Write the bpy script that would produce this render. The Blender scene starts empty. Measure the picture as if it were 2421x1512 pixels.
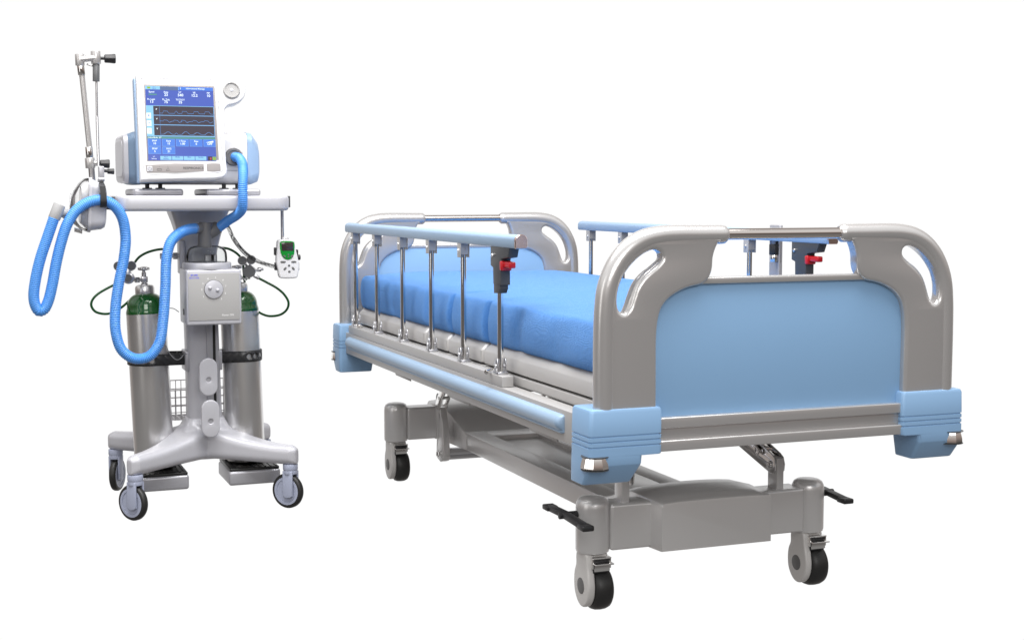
import bpy, bmesh, math, random
from mathutils import Vector, Matrix, noise
random.seed(7)
R = math.radians; PI = math.pi
sc = bpy.context.scene
COL = sc.collection

# ------------------------------------------------------------------ camera
FPX = 3362.0; CX = 1210.5; CY = 756.0; HC = 1.15
PITCH = math.atan(296 / FPX)
cd = bpy.data.cameras.new('camera'); cd.lens = 50; cd.sensor_width = 36.0; cd.clip_end = 200; cd.clip_start = .05
cam = bpy.data.objects.new('camera', cd); COL.objects.link(cam)
cam.location = (0, 0, HC); cam.rotation_euler = (R(90) - PITCH, 0, 0)
sc.camera = cam

# ------------------------------------------------------------------ world: a white studio sweep seen behind the objects, dim studio elsewhere
w = bpy.data.worlds.new('World'); sc.world = w; w.use_nodes = True
nt = w.node_tree; nt.nodes.clear()
def N(t, **k):
    n = nt.nodes.new(t)
    for a, b in k.items(): setattr(n, a, b)
    return n
out = N('ShaderNodeOutputWorld'); bg = N('ShaderNodeBackground'); tc = N('ShaderNodeTexCoord')
dot = N('ShaderNodeVectorMath', operation='DOT_PRODUCT'); dot.inputs[1].default_value = (0.0, math.cos(.1), -math.sin(.1))
nt.links.new(tc.outputs['Generated'], dot.inputs[0])
mr = N('ShaderNodeMapRange', interpolation_type='SMOOTHSTEP'); mr.inputs['From Min'].default_value = .68; mr.inputs['From Max'].default_value = .84
nt.links.new(dot.outputs['Value'], mr.inputs['Value'])
sep = N('ShaderNodeSeparateXYZ'); nt.links.new(tc.outputs['Generated'], sep.inputs[0])
ramp = N('ShaderNodeValToRGB'); cr_ = ramp.color_ramp
mz = N('ShaderNodeMapRange'); mz.inputs['From Min'].default_value = -1; mz.inputs['From Max'].default_value = 1
nt.links.new(sep.outputs['Z'], mz.inputs['Value']); nt.links.new(mz.outputs[0], ramp.inputs[0])
ENV = [(0.0, (.26, .255, .25)), (.33, (.24, .235, .23)), (.43, (.14, .13, .125)), (.49, (.09, .08, .075)), (.55, (.30, .235, .21)), (.61, (.46, .42, .40)), (.69, (.95, .94, .93)), (.85, (.9, .9, .9)), (1.0, (.7, .7, .7))]
cr_.elements[0].position = ENV[0][0]; cr_.elements[0].color = (*ENV[0][1], 1)
cr_.elements[1].position = ENV[-1][0]; cr_.elements[1].color = (*ENV[-1][1], 1)
for p_, c_ in ENV[1:-1]:
    e_ = cr_.elements.new(p_); e_.color = (*c_, 1)
mix = N('ShaderNodeMix', data_type='RGBA'); nt.links.new(mr.outputs[0], mix.inputs['Factor'])
mb_ = N('ShaderNodeMapRange', interpolation_type='SMOOTHSTEP'); mb_.inputs['From Min'].default_value = .12; mb_.inputs['From Max'].default_value = .42
nt.links.new(sep.outputs['Y'], mb_.inputs['Value'])
dim = N('ShaderNodeMix', data_type='RGBA'); dim.inputs[7].default_value = (.36, .32, .30, 1)
nt.links.new(mb_.outputs[0], dim.inputs['Factor']); nt.links.new(ramp.outputs[0], dim.inputs[6])
nt.links.new(dim.outputs[2], mix.inputs[6]); mix.inputs[7].default_value = (1.02, 1.02, 1.02, 1)
nt.links.new(mix.outputs[2], bg.inputs['Color']); bg.inputs['Strength'].default_value = 1.0
nt.links.new(bg.outputs[0], out.inputs[0])

# ------------------------------------------------------------------ studio lamps
def area(name, loc, target, sx, sy, power, col=(1, 1, 1)):
    l = bpy.data.lights.new(name, 'AREA'); l.shape = 'RECTANGLE'; l.size = sx; l.size_y = sy; l.energy = power; l.color = col
    o = bpy.data.objects.new(name, l); COL.objects.link(o); o.location = loc
    o.rotation_euler = (Vector(target) - Vector(loc)).to_track_quat('-Z', 'Y').to_euler()
    return o
area('overhead_softbox', (-.2, 3.5, 4.5), (-.1, 3.9, .6), 5.4, 2.4, 430, (1, .99, .98))
area('left_softbox', (-4.2, .2, 1.9), (-.2, 5.0, .7), 1.5, 2.8, 26, (1, .985, .96))
area('front_softbox', (.9, -2.2, 3.3), (.3, 4.4, .6), 3.2, 1.8, 118, (1, .985, .96))

sc.view_settings.view_transform = 'Standard'
sc.view_settings.look = 'None'
sc.view_settings.exposure = 0; sc.view_settings.gamma = 1
try: sc.view_settings.use_curve_mapping = False
except Exception: pass
try:
    sc.cycles.use_denoising = True; sc.cycles.max_bounces = 10; sc.cycles.transparent_max_bounces = 12
    sc.cycles.sample_clamp_indirect = 6
except Exception: pass

# ------------------------------------------------------------------ materials
def mat(name, col, rough=.4, metal=0.0, coat=0.0, bump=0.0, bscale=400, trans=0.0, emit=None, estr=1.0, ior=1.45, var=0.0, vscale=6.0, rvar=0.0, sss=0.0, aniso=0.0):
    m = bpy.data.materials.new(name); m.use_nodes = True
    t = m.node_tree; b = t.nodes['Principled BSDF']
    b.inputs['Base Color'].default_value = (*col, 1); b.inputs['Roughness'].default_value = rough
    b.inputs['Metallic'].default_value = metal; b.inputs['Coat Weight'].default_value = coat
    b.inputs['Coat Roughness'].default_value = .06
    b.inputs['Transmission Weight'].default_value = trans; b.inputs['IOR'].default_value = ior
    if aniso: b.inputs['Anisotropic'].default_value = aniso
    if sss:
        b.inputs['Subsurface Weight'].default_value = sss; b.inputs['Subsurface Radius'].default_value = (.01, .01, .02)
    if emit: b.inputs['Emission Color'].default_value = (*emit, 1); b.inputs['Emission Strength'].default_value = estr
    co = t.nodes.new('ShaderNodeTexCoord')
    if var or rvar:
        n = t.nodes.new('ShaderNodeTexNoise'); n.inputs['Scale'].default_value = vscale; n.inputs['Detail'].default_value = 6
        t.links.new(co.outputs['Object'], n.inputs['Vector'])
        if var:
            mx = t.nodes.new('ShaderNodeMix'); mx.data_type = 'RGBA'
            mx.inputs[6].default_value = (*[c * (1 - var) for c in col], 1); mx.inputs[7].default_value = (*[min(1, c * (1 + var)) for c in col], 1)
            t.links.new(n.outputs[0], mx.inputs['Factor']); t.links.new(mx.outputs[2], b.inputs['Base Color'])
        if rvar:
            mp = t.nodes.new('ShaderNodeMapRange'); mp.inputs['To Min'].default_value = rough - rvar; mp.inputs['To Max'].default_value = rough + rvar
            t.links.new(n.outputs[0], mp.inputs['Value']); t.links.new(mp.outputs[0], b.inputs['Roughness'])
    if bump:
        n = t.nodes.new('ShaderNodeTexNoise'); n.inputs['Scale'].default_value = bscale; n.inputs['Detail'].default_value = 3
        t.links.new(co.outputs['Object'], n.inputs['Vector'])
        bp = t.nodes.new('ShaderNodeBump'); bp.inputs['Strength'].default_value = bump; bp.inputs['Distance'].default_value = .001
        t.links.new(n.outputs[0], bp.inputs['Height']); t.links.new(bp.outputs[0], b.inputs['Normal'])
    return m

M = {}
M['paint'] = mat('silver_grey_paint', (.54, .530, .527), .25, .6, coat=.25)
M['paint_d'] = mat('warm_grey_enamel', (.67, .664, .663), .31, .45)
M['frame'] = mat('light_grey_powder_coat', (.45, .441, .435), .40, .25)
M['blue'] = mat('sky_blue_plastic', (.235, .395, .61), .42, 0, coat=.08, bump=.03, bscale=1200, var=.02)
M['panel'] = mat('sky_blue_laminate', (.225, .395, .62), .5, 0, bump=.25, bscale=700, var=.03, vscale=3)
M['chrome'] = mat('polished_chrome', (.82, .81, .80), .07, 1)
M['roller'] = mat('bright_roller_chrome', (.93, .92, .90), .08, 1)
M['rail'] = mat('grey_blue_rail_plastic', (.27, .385, .53), .42, 0, coat=.08)
M['cap'] = mat('reflection_tinted_cap_chrome', (.78, .60, .53), .22, 1)  # chrome cap; its pinkish reflection is put into the base colour
M['bar'] = mat('reflection_darkened_chrome', (.66, .61, .58), .06, 1)  # chrome with its dark reflection put into the base colour
M['zinc'] = mat('satin_zinc', (.62, .62, .64), .28, 1)
M['black'] = mat('black_plastic', (.022, .022, .024), .42, 0, bump=.1)
M['dark'] = mat('charcoal_plastic', (.055, .057, .06), .38, 0)
M['rubber'] = mat('black_rubber', (.018, .018, .018), .45, 0, bump=.2, bscale=300)
M['red'] = mat('red_plastic', (.50, .008, .015), .3, 0, coat=.3)
M['hub'] = mat('grey_hub_cap', (.12, .12, .12), .5, 0)
M['caster'] = mat('light_grey_caster_shell', (.56, .55, .54), .42, .1, bump=.08)
M['white'] = mat('white_housing_plastic', (.70, .70, .715), .3, 0, coat=.2, bump=.06, bscale=900)
M['cart'] = mat('pale_lilac_grey_enamel', (.49, .49, .525), .34, .15, bump=.03, bscale=1000)
M['cartd'] = mat('grey_extruded_aluminium', (.42, .42, .45), .35, .4, bump=.03, bscale=1000)
M['fork'] = mat('blue_grey_fork_plastic', (.36, .39, .50), .4, 0)
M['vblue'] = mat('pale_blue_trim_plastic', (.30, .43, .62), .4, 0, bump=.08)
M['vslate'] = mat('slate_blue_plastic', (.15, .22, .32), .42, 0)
M['steel'] = mat('brushed_cylinder_steel', (.74, .735, .73), .29, .93, bump=.05, bscale=1500, rvar=.03, vscale=8)
M['green'] = mat('bottle_green_gloss_paint', (.0, .085, .008), .2, .1, coat=.9)
M['ghose'] = mat('dark_green_rubber_hose', (.006, .075, .014), .3, 0)
M['hose'] = mat('light_blue_corrugated_plastic', (.082, .29, .74), .36, 0)
M['smoke'] = mat('grey_connector_plastic', (.14, .14, .145), .45, 0, bump=.05)
M['pale'] = mat('pale_grey_connector_plastic', (.36, .36, .365), .45, 0, bump=.05)
M['face'] = mat('mid_grey_panel_print', (.37, .365, .36), .45, 0)
M['bezel'] = mat('greige_panel_inlay', (.27, .25, .245), .6, 0)
M['line'] = mat('fine_grey_seam', (.22, .22, .23), .5, 0)
M['ink'] = mat('dark_grey_ink', (.05, .05, .055), .5, 0)
M['inkw'] = mat('white_ink', (.85, .85, .85), .5, 0)
M['inkb'] = mat('blue_ink', (.08, .09, .75), .5, 0)
M['gauge'] = mat('dull_grey_gauge_face', (.16, .165, .17), .35, .3)
M['gscreen'] = mat('dark_lcd_glass', (.035, .028, .028), .12, 0, coat=.5)
M['ggreen'] = mat('bright_green_plastic', (.0, .23, .02), .3, 0, coat=.3)
M['hatch'] = mat('perforated_black', (.012, .012, .012), .35, 0)
def screen_mat(name, c, s=.9):
    return mat(name, tuple(x * .15 for x in c), .15, 0, emit=c, estr=s)
M['s_bg'] = screen_mat('lit_screen_blue', (.075, .125, .50))
M['s_lt'] = screen_mat('lit_screen_pale_blue', (.28, .60, .86))
M['s_dk'] = screen_mat('lit_screen_graph_black', (.055, .045, .065))
M['s_bt'] = screen_mat('lit_screen_button_blue', (.08, .22, .74))
M['s_hl'] = screen_mat('lit_screen_button_edge', (.22, .48, .90))
M['s_gr'] = screen_mat('lit_screen_green', (.10, .30, .27))
M['s_wh'] = screen_mat('lit_screen_white', (.80, .92, 1.0), 1.15)
M['s_tr'] = screen_mat('lit_screen_trace_blue', (.14, .34, .75))
M['s_gy'] = screen_mat('lit_screen_grey_blue', (.11, .17, .33))
M['s_ye'] = screen_mat('lit_screen_yellow_green', (.30, .50, .04))
M['s_rd'] = screen_mat('lit_screen_red', (.5, .08, .10))
def glassy(name, col, rough=.03, alpha=.22):
    m = bpy.data.materials.new(name); m.use_nodes = True; t = m.node_tree; t.nodes.clear()
    o = t.nodes.new('ShaderNodeOutputMaterial'); mx = t.nodes.new('ShaderNodeMixShader')
    tr = t.nodes.new('ShaderNodeBsdfTransparent'); gl = t.nodes.new('ShaderNodeBsdfGlossy')
    lw = t.nodes.new('ShaderNodeLayerWeight'); lw.inputs['Blend'].default_value = alpha
    tr.inputs['Color'].default_value = (*col, 1); gl.inputs['Roughness'].default_value = rough; gl.inputs['Color'].default_value = (.9, .9, .9, 1)
    t.links.new(lw.outputs['Fresnel'], mx.inputs[0]); t.links.new(tr.outputs[0], mx.inputs[1]); t.links.new(gl.outputs[0], mx.inputs[2])
    t.links.new(mx.outputs[0], o.inputs[0]); return m
M['glass'] = glassy('clear_moulded_plastic', (.95, .955, .955), .03, .07)
M['clear'] = glassy('thin_clear_shell', (.96, .96, .96), .02, .22)

def fabric():
    m = mat('royal_blue_woven_fabric', (.085, .30, .76), .82, 0)
    t = m.node_tree; b = t.nodes['Principled BSDF']
    b.inputs['Sheen Weight'].default_value = .5; b.inputs['Sheen Roughness'].default_value = .4; b.inputs['Sheen Tint'].default_value = (.45, .7, 1, 1)
    co = t.nodes.new('ShaderNodeTexCoord')
    n1 = t.nodes.new('ShaderNodeTexNoise'); n1.inputs['Scale'].default_value = 150; n1.inputs['Detail'].default_value = 4
    n2 = t.nodes.new('ShaderNodeTexNoise'); n2.inputs['Scale'].default_value = 9; n2.inputs['Detail'].default_value = 5
    mp = t.nodes.new('ShaderNodeMapping'); mp.inputs['Scale'].default_value = (1.0, 3.2, 1.0)
    for n in (n1,): t.links.new(co.outputs['Object'], n.inputs['Vector'])
    t.links.new(co.outputs['Object'], mp.inputs[0]); t.links.new(mp.outputs[0], n2.inputs['Vector'])
    wv = t.nodes.new('ShaderNodeTexWave'); wv.inputs['Scale'].default_value = 260; wv.inputs['Distortion'].default_value = 1.5; wv.bands_direction = 'Y'
    t.links.new(co.outputs['Object'], wv.inputs['Vector'])
    wz = t.nodes.new('ShaderNodeTexWave'); wz.inputs['Scale'].default_value = 260; wz.inputs['Distortion'].default_value = 1.5; wz.bands_direction = 'X'
    t.links.new(co.outputs['Object'], wz.inputs['Vector'])
    a1 = t.nodes.new('ShaderNodeMath'); a1.operation = 'ADD'; t.links.new(wv.outputs['Fac'], a1.inputs[0]); t.links.new(wz.outputs['Fac'], a1.inputs[1])
    a2 = t.nodes.new('ShaderNodeMath'); a2.operation = 'MULTIPLY_ADD'; t.links.new(n1.outputs[0], a2.inputs[0]); a2.inputs[1].default_value = 2.0; t.links.new(a1.outputs[0], a2.inputs[2])
    b1 = t.nodes.new('ShaderNodeBump'); b1.inputs['Strength'].default_value = .8; b1.inputs['Distance'].default_value = .0012
    t.links.new(a2.outputs[0], b1.inputs['Height'])
    b2 = t.nodes.new('ShaderNodeBump'); b2.inputs['Strength'].default_value = .35; b2.inputs['Distance'].default_value = .01
    t.links.new(n2.outputs[0], b2.inputs['Height']); t.links.new(b1.outputs[0], b2.inputs['Normal']); t.links.new(b2.outputs[0], b.inputs['Normal'])
    mx = t.nodes.new('ShaderNodeMix'); mx.data_type = 'RGBA'; mx.inputs[6].default_value = (.045, .21, .62, 1); mx.inputs[7].default_value = (.095, .33, .86, 1)
    t.links.new(n1.outputs[0], mx.inputs['Factor']); t.links.new(mx.outputs[2], b.inputs['Base Color'])
    return m
M['fabric'] = fabric()

# ------------------------------------------------------------------ frames: bed and ventilator stand both turned 21.2 degrees
YAW = R(21.2)
U = Vector((math.cos(YAW), math.sin(YAW), 0)); W = Vector((-math.sin(YAW), math.cos(YAW), 0))
BED0 = Vector((.5467, 4.0, 0)); VEN0 = Vector((-1.0728, 5.0595, 0))
def V(x, y, v):
    """a measured point of the ventilator group, in its own frame, on the plane at depth v"""
    d = Vector(((x - CX) / FPX, 1.0, -(y - CY) / FPX)); c, s = math.cos(PITCH), math.sin(PITCH)
    r = Vector((d.x, d.y * c + d.z * s, -d.y * s + d.z * c))
    P = Vector((0, 0, HC)) - VEN0
    t = (v - P.dot(W)) / r.dot(W); Q = P + r * t
    return Vector((Q.dot(U), Q.dot(W), Q.z))

# ------------------------------------------------------------------ object helpers
class T:
    pass
def thing(name, label, cat, base, frame, group=None):
    o = bpy.data.objects.new(name, None); COL.objects.link(o); o.empty_display_size = .1
    b = Vector(base); o.location = frame + U * b.x + W * b.y + Vector((0, 0, b.z)); o.rotation_euler = (0, 0, YAW)
    o['label'] = label; o['category'] = cat
    if group: o['group'] = group
    t = T(); t.o = o; t.base = b; return t
def finish(bm, name, m, smooth=40):
    bmesh.ops.remove_doubles(bm, verts=bm.verts, dist=1e-6)
    bmesh.ops.recalc_face_normals(bm, faces=bm.faces)
    me = bpy.data.meshes.new(name); bm.to_mesh(me); bm.free()
    me.materials.append(m)
    me.shade_smooth(); me.set_sharp_from_angle(angle=R(smooth))
    return me
def part(t, name, bm, m, parent=None, smooth=40, label=None):
    bmesh.ops.translate(bm, verts=bm.verts, vec=-t.base)
    me = finish(bm, name, m, smooth)
    o = bpy.data.objects.new(name, me); COL.objects.link(o); o.parent = parent or t.o
    if label: o['label'] = label
    return o
def solo(name, bm, m, label, cat, base, frame, group=None, smooth=40):
    b = Vector(base); bmesh.ops.translate(bm, verts=bm.verts, vec=-b)
    me = finish(bm, name, m, smooth)
    o = bpy.data.objects.new(name, me); COL.objects.link(o)
    o.location = frame + U * b.x + W * b.y + Vector((0, 0, b.z)); o.rotation_euler = (0, 0, YAW)
    o['label'] = label; o['category'] = cat
    if group: o['group'] = group
    return o
def B(): return bmesh.new()
def copy_part(src, parent, mtx=None):
    c = src.copy(); COL.objects.link(c); c.parent = parent
    if mtx is not None: c.matrix_local = mtx
    for ch in [x for x in src.children]:
        copy_part(ch, c)
    return c

def _merge(bm, tmp, mtx=None):
    me = bpy.data.meshes.new('tmp'); tmp.to_mesh(me); tmp.free()
    if mtx is not None: me.transform(mtx)
    bm.from_mesh(me); bpy.data.meshes.remove(me)
def box(bm, c, s, bev=0.0, seg=3, mtx=None, taper=None):
    t = bmesh.new(); bmesh.ops.create_cube(t, size=1)
    for v in t.verts:
        k = 1.0
        if taper and v.co.z < 0: k = taper
        v.co = Vector((v.co.x * s[0] * k, v.co.y * s[1] * k, v.co.z * s[2]))
    if bev > 0:
        bmesh.ops.bevel(t, geom=list(t.edges), offset=min(bev, min(s) * .49), segments=seg, profile=.5, affect='EDGES')
    mt = Matrix.Translation(Vector(c))
    _merge(bm, t, mt if mtx is None else mtx @ mt)
def span(bm, a, b, bev=0.0, seg=3, mtx=None):
    a = Vector(a); b = Vector(b); box(bm, (a + b) / 2, [abs(b[i] - a[i]) for i in range(3)], bev, seg, mtx)
def axis_mtx(p0, p1):
    p0 = Vector(p0); p1 = Vector(p1); d = p1 - p0
    return Matrix.Translation(p0) @ d.to_track_quat('Z', 'Y').to_matrix().to_4x4(), d.length
def lathe(bm, prof, p0, p1=None, n=32, mtx=None, sx=1.0, sy=1.0, ring=False):
    if ring: prof = list(prof) + [prof[0]]
    """prof: (r, h) pairs; axis starts at p0 and points to p1 (h in metres)"""
    mt, L = axis_mtx(p0, p1 if p1 is not None else Vector(p0) + Vector((0, 0, 1)))
    if mtx is not None: mt = mtx @ mt
    rings = []
    t = bmesh.new()
    for r, h in prof:
        if r < 1e-6: rings.append([t.verts.new((0, 0, h))])
        else: rings.append([t.verts.new((r * sx * math.cos(2 * PI * i / n), r * sy * math.sin(2 * PI * i / n), h)) for i in range(n)])
    for a, b in zip(rings, rings[1:]):
        for i in range(n):
            j = (i + 1) % n
            if len(a) == 1 and len(b) == 1: continue
            if len(a) == 1: t.faces.new((a[0], b[i], b[j]))
            elif len(b) == 1: t.faces.new((a[i], a[j], b[0]))
            else: t.faces.new((a[i], a[j], b[j], b[i]))
    for rr in (() if ring else (rings[0], rings[-1])):
        if len(rr) > 1: t.faces.new(rr)
    _merge(bm, t, mt)
def cyl(bm, p0, p1, r, n=24, bev=0.0, mtx=None):
    L = (Vector(p1) - Vector(p0)).length
    if bev > 0:
        pr = [(0, 0), (r - bev, 0), (r - bev * .3, bev * .3), (r, bev), (r, L - bev), (r - bev * .3, L - bev * .3), (r - bev, L), (0, L)]
    else: pr = [(0, 0), (r, 0), (r, L), (0, L)]
    lathe(bm, pr, p0, p1, n, mtx)
def smooth_path(pts, n=12, closed=False):
    P = [Vector(p) for p in pts]; o = []
    m = len(P); rng = range(m if closed else m - 1)
    for i in rng:
        if closed: a, b, c, d = P[(i - 1) % m], P[i], P[(i + 1) % m], P[(i + 2) % m]
        else: a, b, c, d = P[max(i - 1, 0)], P[i], P[i + 1], P[min(i + 2, m - 1)]
        def tt(p, q): return max((q - p).length, 1e-6) ** .5
        t0 = 0; t1 = tt(a, b) if (b - a).length > 1e-7 else None; t2 = tt(b, c); t3 = tt(c, d) if (d - c).length > 1e-7 else None
        m1 = (c - b) if t1 is None else ((b - a) / t1 - (c - a) / (t1 + t2) + (c - b) / t2) * t2
        m2 = (c - b) if t3 is None else ((c - b) / t2 - (d - b) / (t2 + t3) + (d - c) / t3) * t2
        for k in range(n):
            t = k / n
            o.append((2 * t ** 3 - 3 * t ** 2 + 1) * b + (t ** 3 - 2 * t ** 2 + t) * m1 + (-2 * t ** 3 + 3 * t ** 2) * c + (t ** 3 - t ** 2) * m2)
    if not closed: o.append(P[-1])
    return o
def resample(P, step):
    o = [P[0].copy()]; acc = 0.0; S = [0.0]
    for a, b in zip(P, P[1:]): S.append(S[-1] + (b - a).length)
    L = S[-1]; n = max(2, int(round(L / step))); j = 0
    for k in range(1, n + 1):
        s = L * k / n
        while j < len(P) - 2 and S[j + 1] < s: j += 1
        f = (s - S[j]) / max(S[j + 1] - S[j], 1e-9); o.append(P[j].lerp(P[j + 1], min(f, 1)))
    return o
def frames(P):
    out = []; t0 = (P[1] - P[0]).normalized()
    up = Vector((0, 0, 1)) if abs(t0.z) < .9 else Vector((0, 1, 0))
    n0 = (up - t0 * up.dot(t0)).normalized()
    for i in range(len(P)):
        t1 = (P[min(i + 1, len(P) - 1)] - P[max(i - 1, 0)]).normalized()
        q = t0.rotation_difference(t1); n0 = q @ n0; n0 = (n0 - t1 * n0.dot(t1)).normalized()
        out.append((t1, n0, t1.cross(n0))); t0 = t1
    return out
def tube(bm, pts, r, n=14, sm=0, cap=True, sq=1.0, mtx=None):
    """sweep a circle; r number, list or function of 0..1"""
    P = smooth_path(pts, sm) if sm else [Vector(p) for p in pts]
    F = frames(P); t = bmesh.new(); rings = []
    for i, (p, f) in enumerate(zip(P, F)):
        k = i / (len(P) - 1)
        rr = r(k) if callable(r) else (r[i] if isinstance(r, (list, tuple)) else r)
        rings.append([t.verts.new(p + f[1] * rr * math.cos(2 * PI * j / n) + f[2] * rr * sq * math.sin(2 * PI * j / n)) for j in range(n)])
    for a, b in zip(rings, rings[1:]):
        for i in range(n):
            j = (i + 1) % n; t.faces.new((a[i], a[j], b[j], b[i]))
    if cap: t.faces.new(rings[0]); t.faces.new(rings[-1])
    _merge(bm, t, mtx)
def rrect(hx, hy, r, n=6, cx=0, cy=0):
    r = min(r, hx * .999, hy * .999); o = []
    for k, (sx, sy) in enumerate(((1, 1), (-1, 1), (-1, -1), (1, -1))):
        for i in range(n + 1):
            a = PI / 2 * k + PI / 2 * i / n
            o.append((cx + sx * (hx - r) + r * math.cos(a), cy + sy * (hy - r) + r * math.sin(a)))
    return o
def loft(bm, rings, cap=True, mtx=None):
    t = bmesh.new(); V_ = [[t.verts.new(p) for p in r] for r in rings]; n = len(V_[0])
    for a, b in zip(V_, V_[1:]):
        for i in range(n):
            j = (i + 1) % n; t.faces.new((a[i], a[j], b[j], b[i]))
    if cap: t.faces.new(V_[0]); t.faces.new(V_[-1])
    _merge(bm, t, mtx)
def outline(bm, loops, depth, bev=0.0, mtx=None, res=2):
    """flat shape of closed loops (first the outside, the rest holes), thickness = depth, rounded edges"""
    cu = bpy.data.curves.new('tmp', 'CURVE'); cu.dimensions = '2D'; cu.fill_mode = 'BOTH'
    for L in loops:
        s = cu.splines.new('POLY'); s.points.add(len(L) - 1); s.use_cyclic_u = True
        for p, q in zip(s.points, L): p.co = (q[0], q[1], 0, 1)
    cu.extrude = max(depth / 2 - bev, .00001); cu.bevel_depth = bev; cu.bevel_resolution = res; cu.offset = -bev
    ob = bpy.data.objects.new('tmp', cu); me = bpy.data.meshes.new_from_object(ob)
    if mtx is not None: me.transform(mtx)
    bm.from_mesh(me); bpy.data.meshes.remove(me); bpy.data.objects.remove(ob); bpy.data.curves.remove(cu)
XZ = Matrix(((1, 0, 0, 0), (0, 0, 1, 0), (0, 1, 0, 0), (0, 0, 0, 1)))      # outline (x, y) -> (x, z), thickness along y
YZ = Matrix(((0, 0, 1, 0), (1, 0, 0, 0), (0, 1, 0, 0), (0, 0, 0, 1)))      # outline (x, y) -> (y, z), thickness along x
def text(bm, body, size, mtx, depth=.0003, align='CENTER', bold=0.0):
    cu = bpy.data.curves.new('tmp', 'FONT'); cu.body = body; cu.size = size; cu.extrude = depth / 2; cu.align_x = align; cu.align_y = 'CENTER'; cu.offset = bold
    cu.resolution_u = 3
    ob = bpy.data.objects.new('tmp', cu); me = bpy.data.meshes.new_from_object(ob); me.transform(mtx)
    bm.from_mesh(me); bpy.data.meshes.remove(me); bpy.data.objects.remove(ob); bpy.data.curves.remove(cu)
def sm2(pts, n=8):
    return [(p.x, p.y) for p in smooth_path([Vector((a, b, 0)) for a, b in pts], n, True)]
def TR(x, y, z): return Matrix.Translation((x, y, z))

# ================================================================== HOSPITAL BED
bed = thing('hospital_bed', 'blue and silver-grey hospital bed on four casters with raised side rails', 'hospital bed', (0, .85, 0), BED0)

# ---- end boards: built facing -y about y = 0
def arc_path(side):
    pts = [(.502, .60), (.502, .80), (.5, .87), (.494, .92), (.480, .96), (.459, .994), (.430, 1.022), (.396, 1.040), (.355, 1.0485), (.31, 1.051), (.26, 1.051), (.21, 1.051), (.166, 1.051)]
    P = smooth_path([Vector((side * a, 0, z)) for a, z in pts], 6)
    return P
HOLE = [(.371, 1.016), (.356, 1.008), (.354, .995), (.366, .980), (.386, .965), (.407, .947), (.422, .926), (.432, .900), (.442, .875), (.456, .863), (.468, .869), (.473, .884), (.472, .912), (.464, .94), (.444, .971), (.418, .996), (.393, 1.011)]
def web_outline():
    a = [(.502, .60), (.502, .80), (.5, .87), (.494, .92), (.480, .96), (.459, .994), (.430, 1.022), (.396, 1.040), (.355, 1.0485), (.31, 1.051), (.22, 1.051), (.185, 1.045)]
    b = [(.197, 1.030), (.205, 1.014), (.2105, .995), (.2125, .969), (.217, .953), (.227, .938), (.245, .928), (.275, .922), (.304, .912), (.333, .895), (.351, .875), (.360, .850), (.365, .81), (.365, .70), (.365, .60)]
    pa = smooth_path([Vector((p[0], p[1], 0)) for p in a], 5); pb = smooth_path([Vector((p[0], p[1], 0)) for p in b], 5)
    return [(p.x, p.y) for p in pa + pb]
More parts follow.
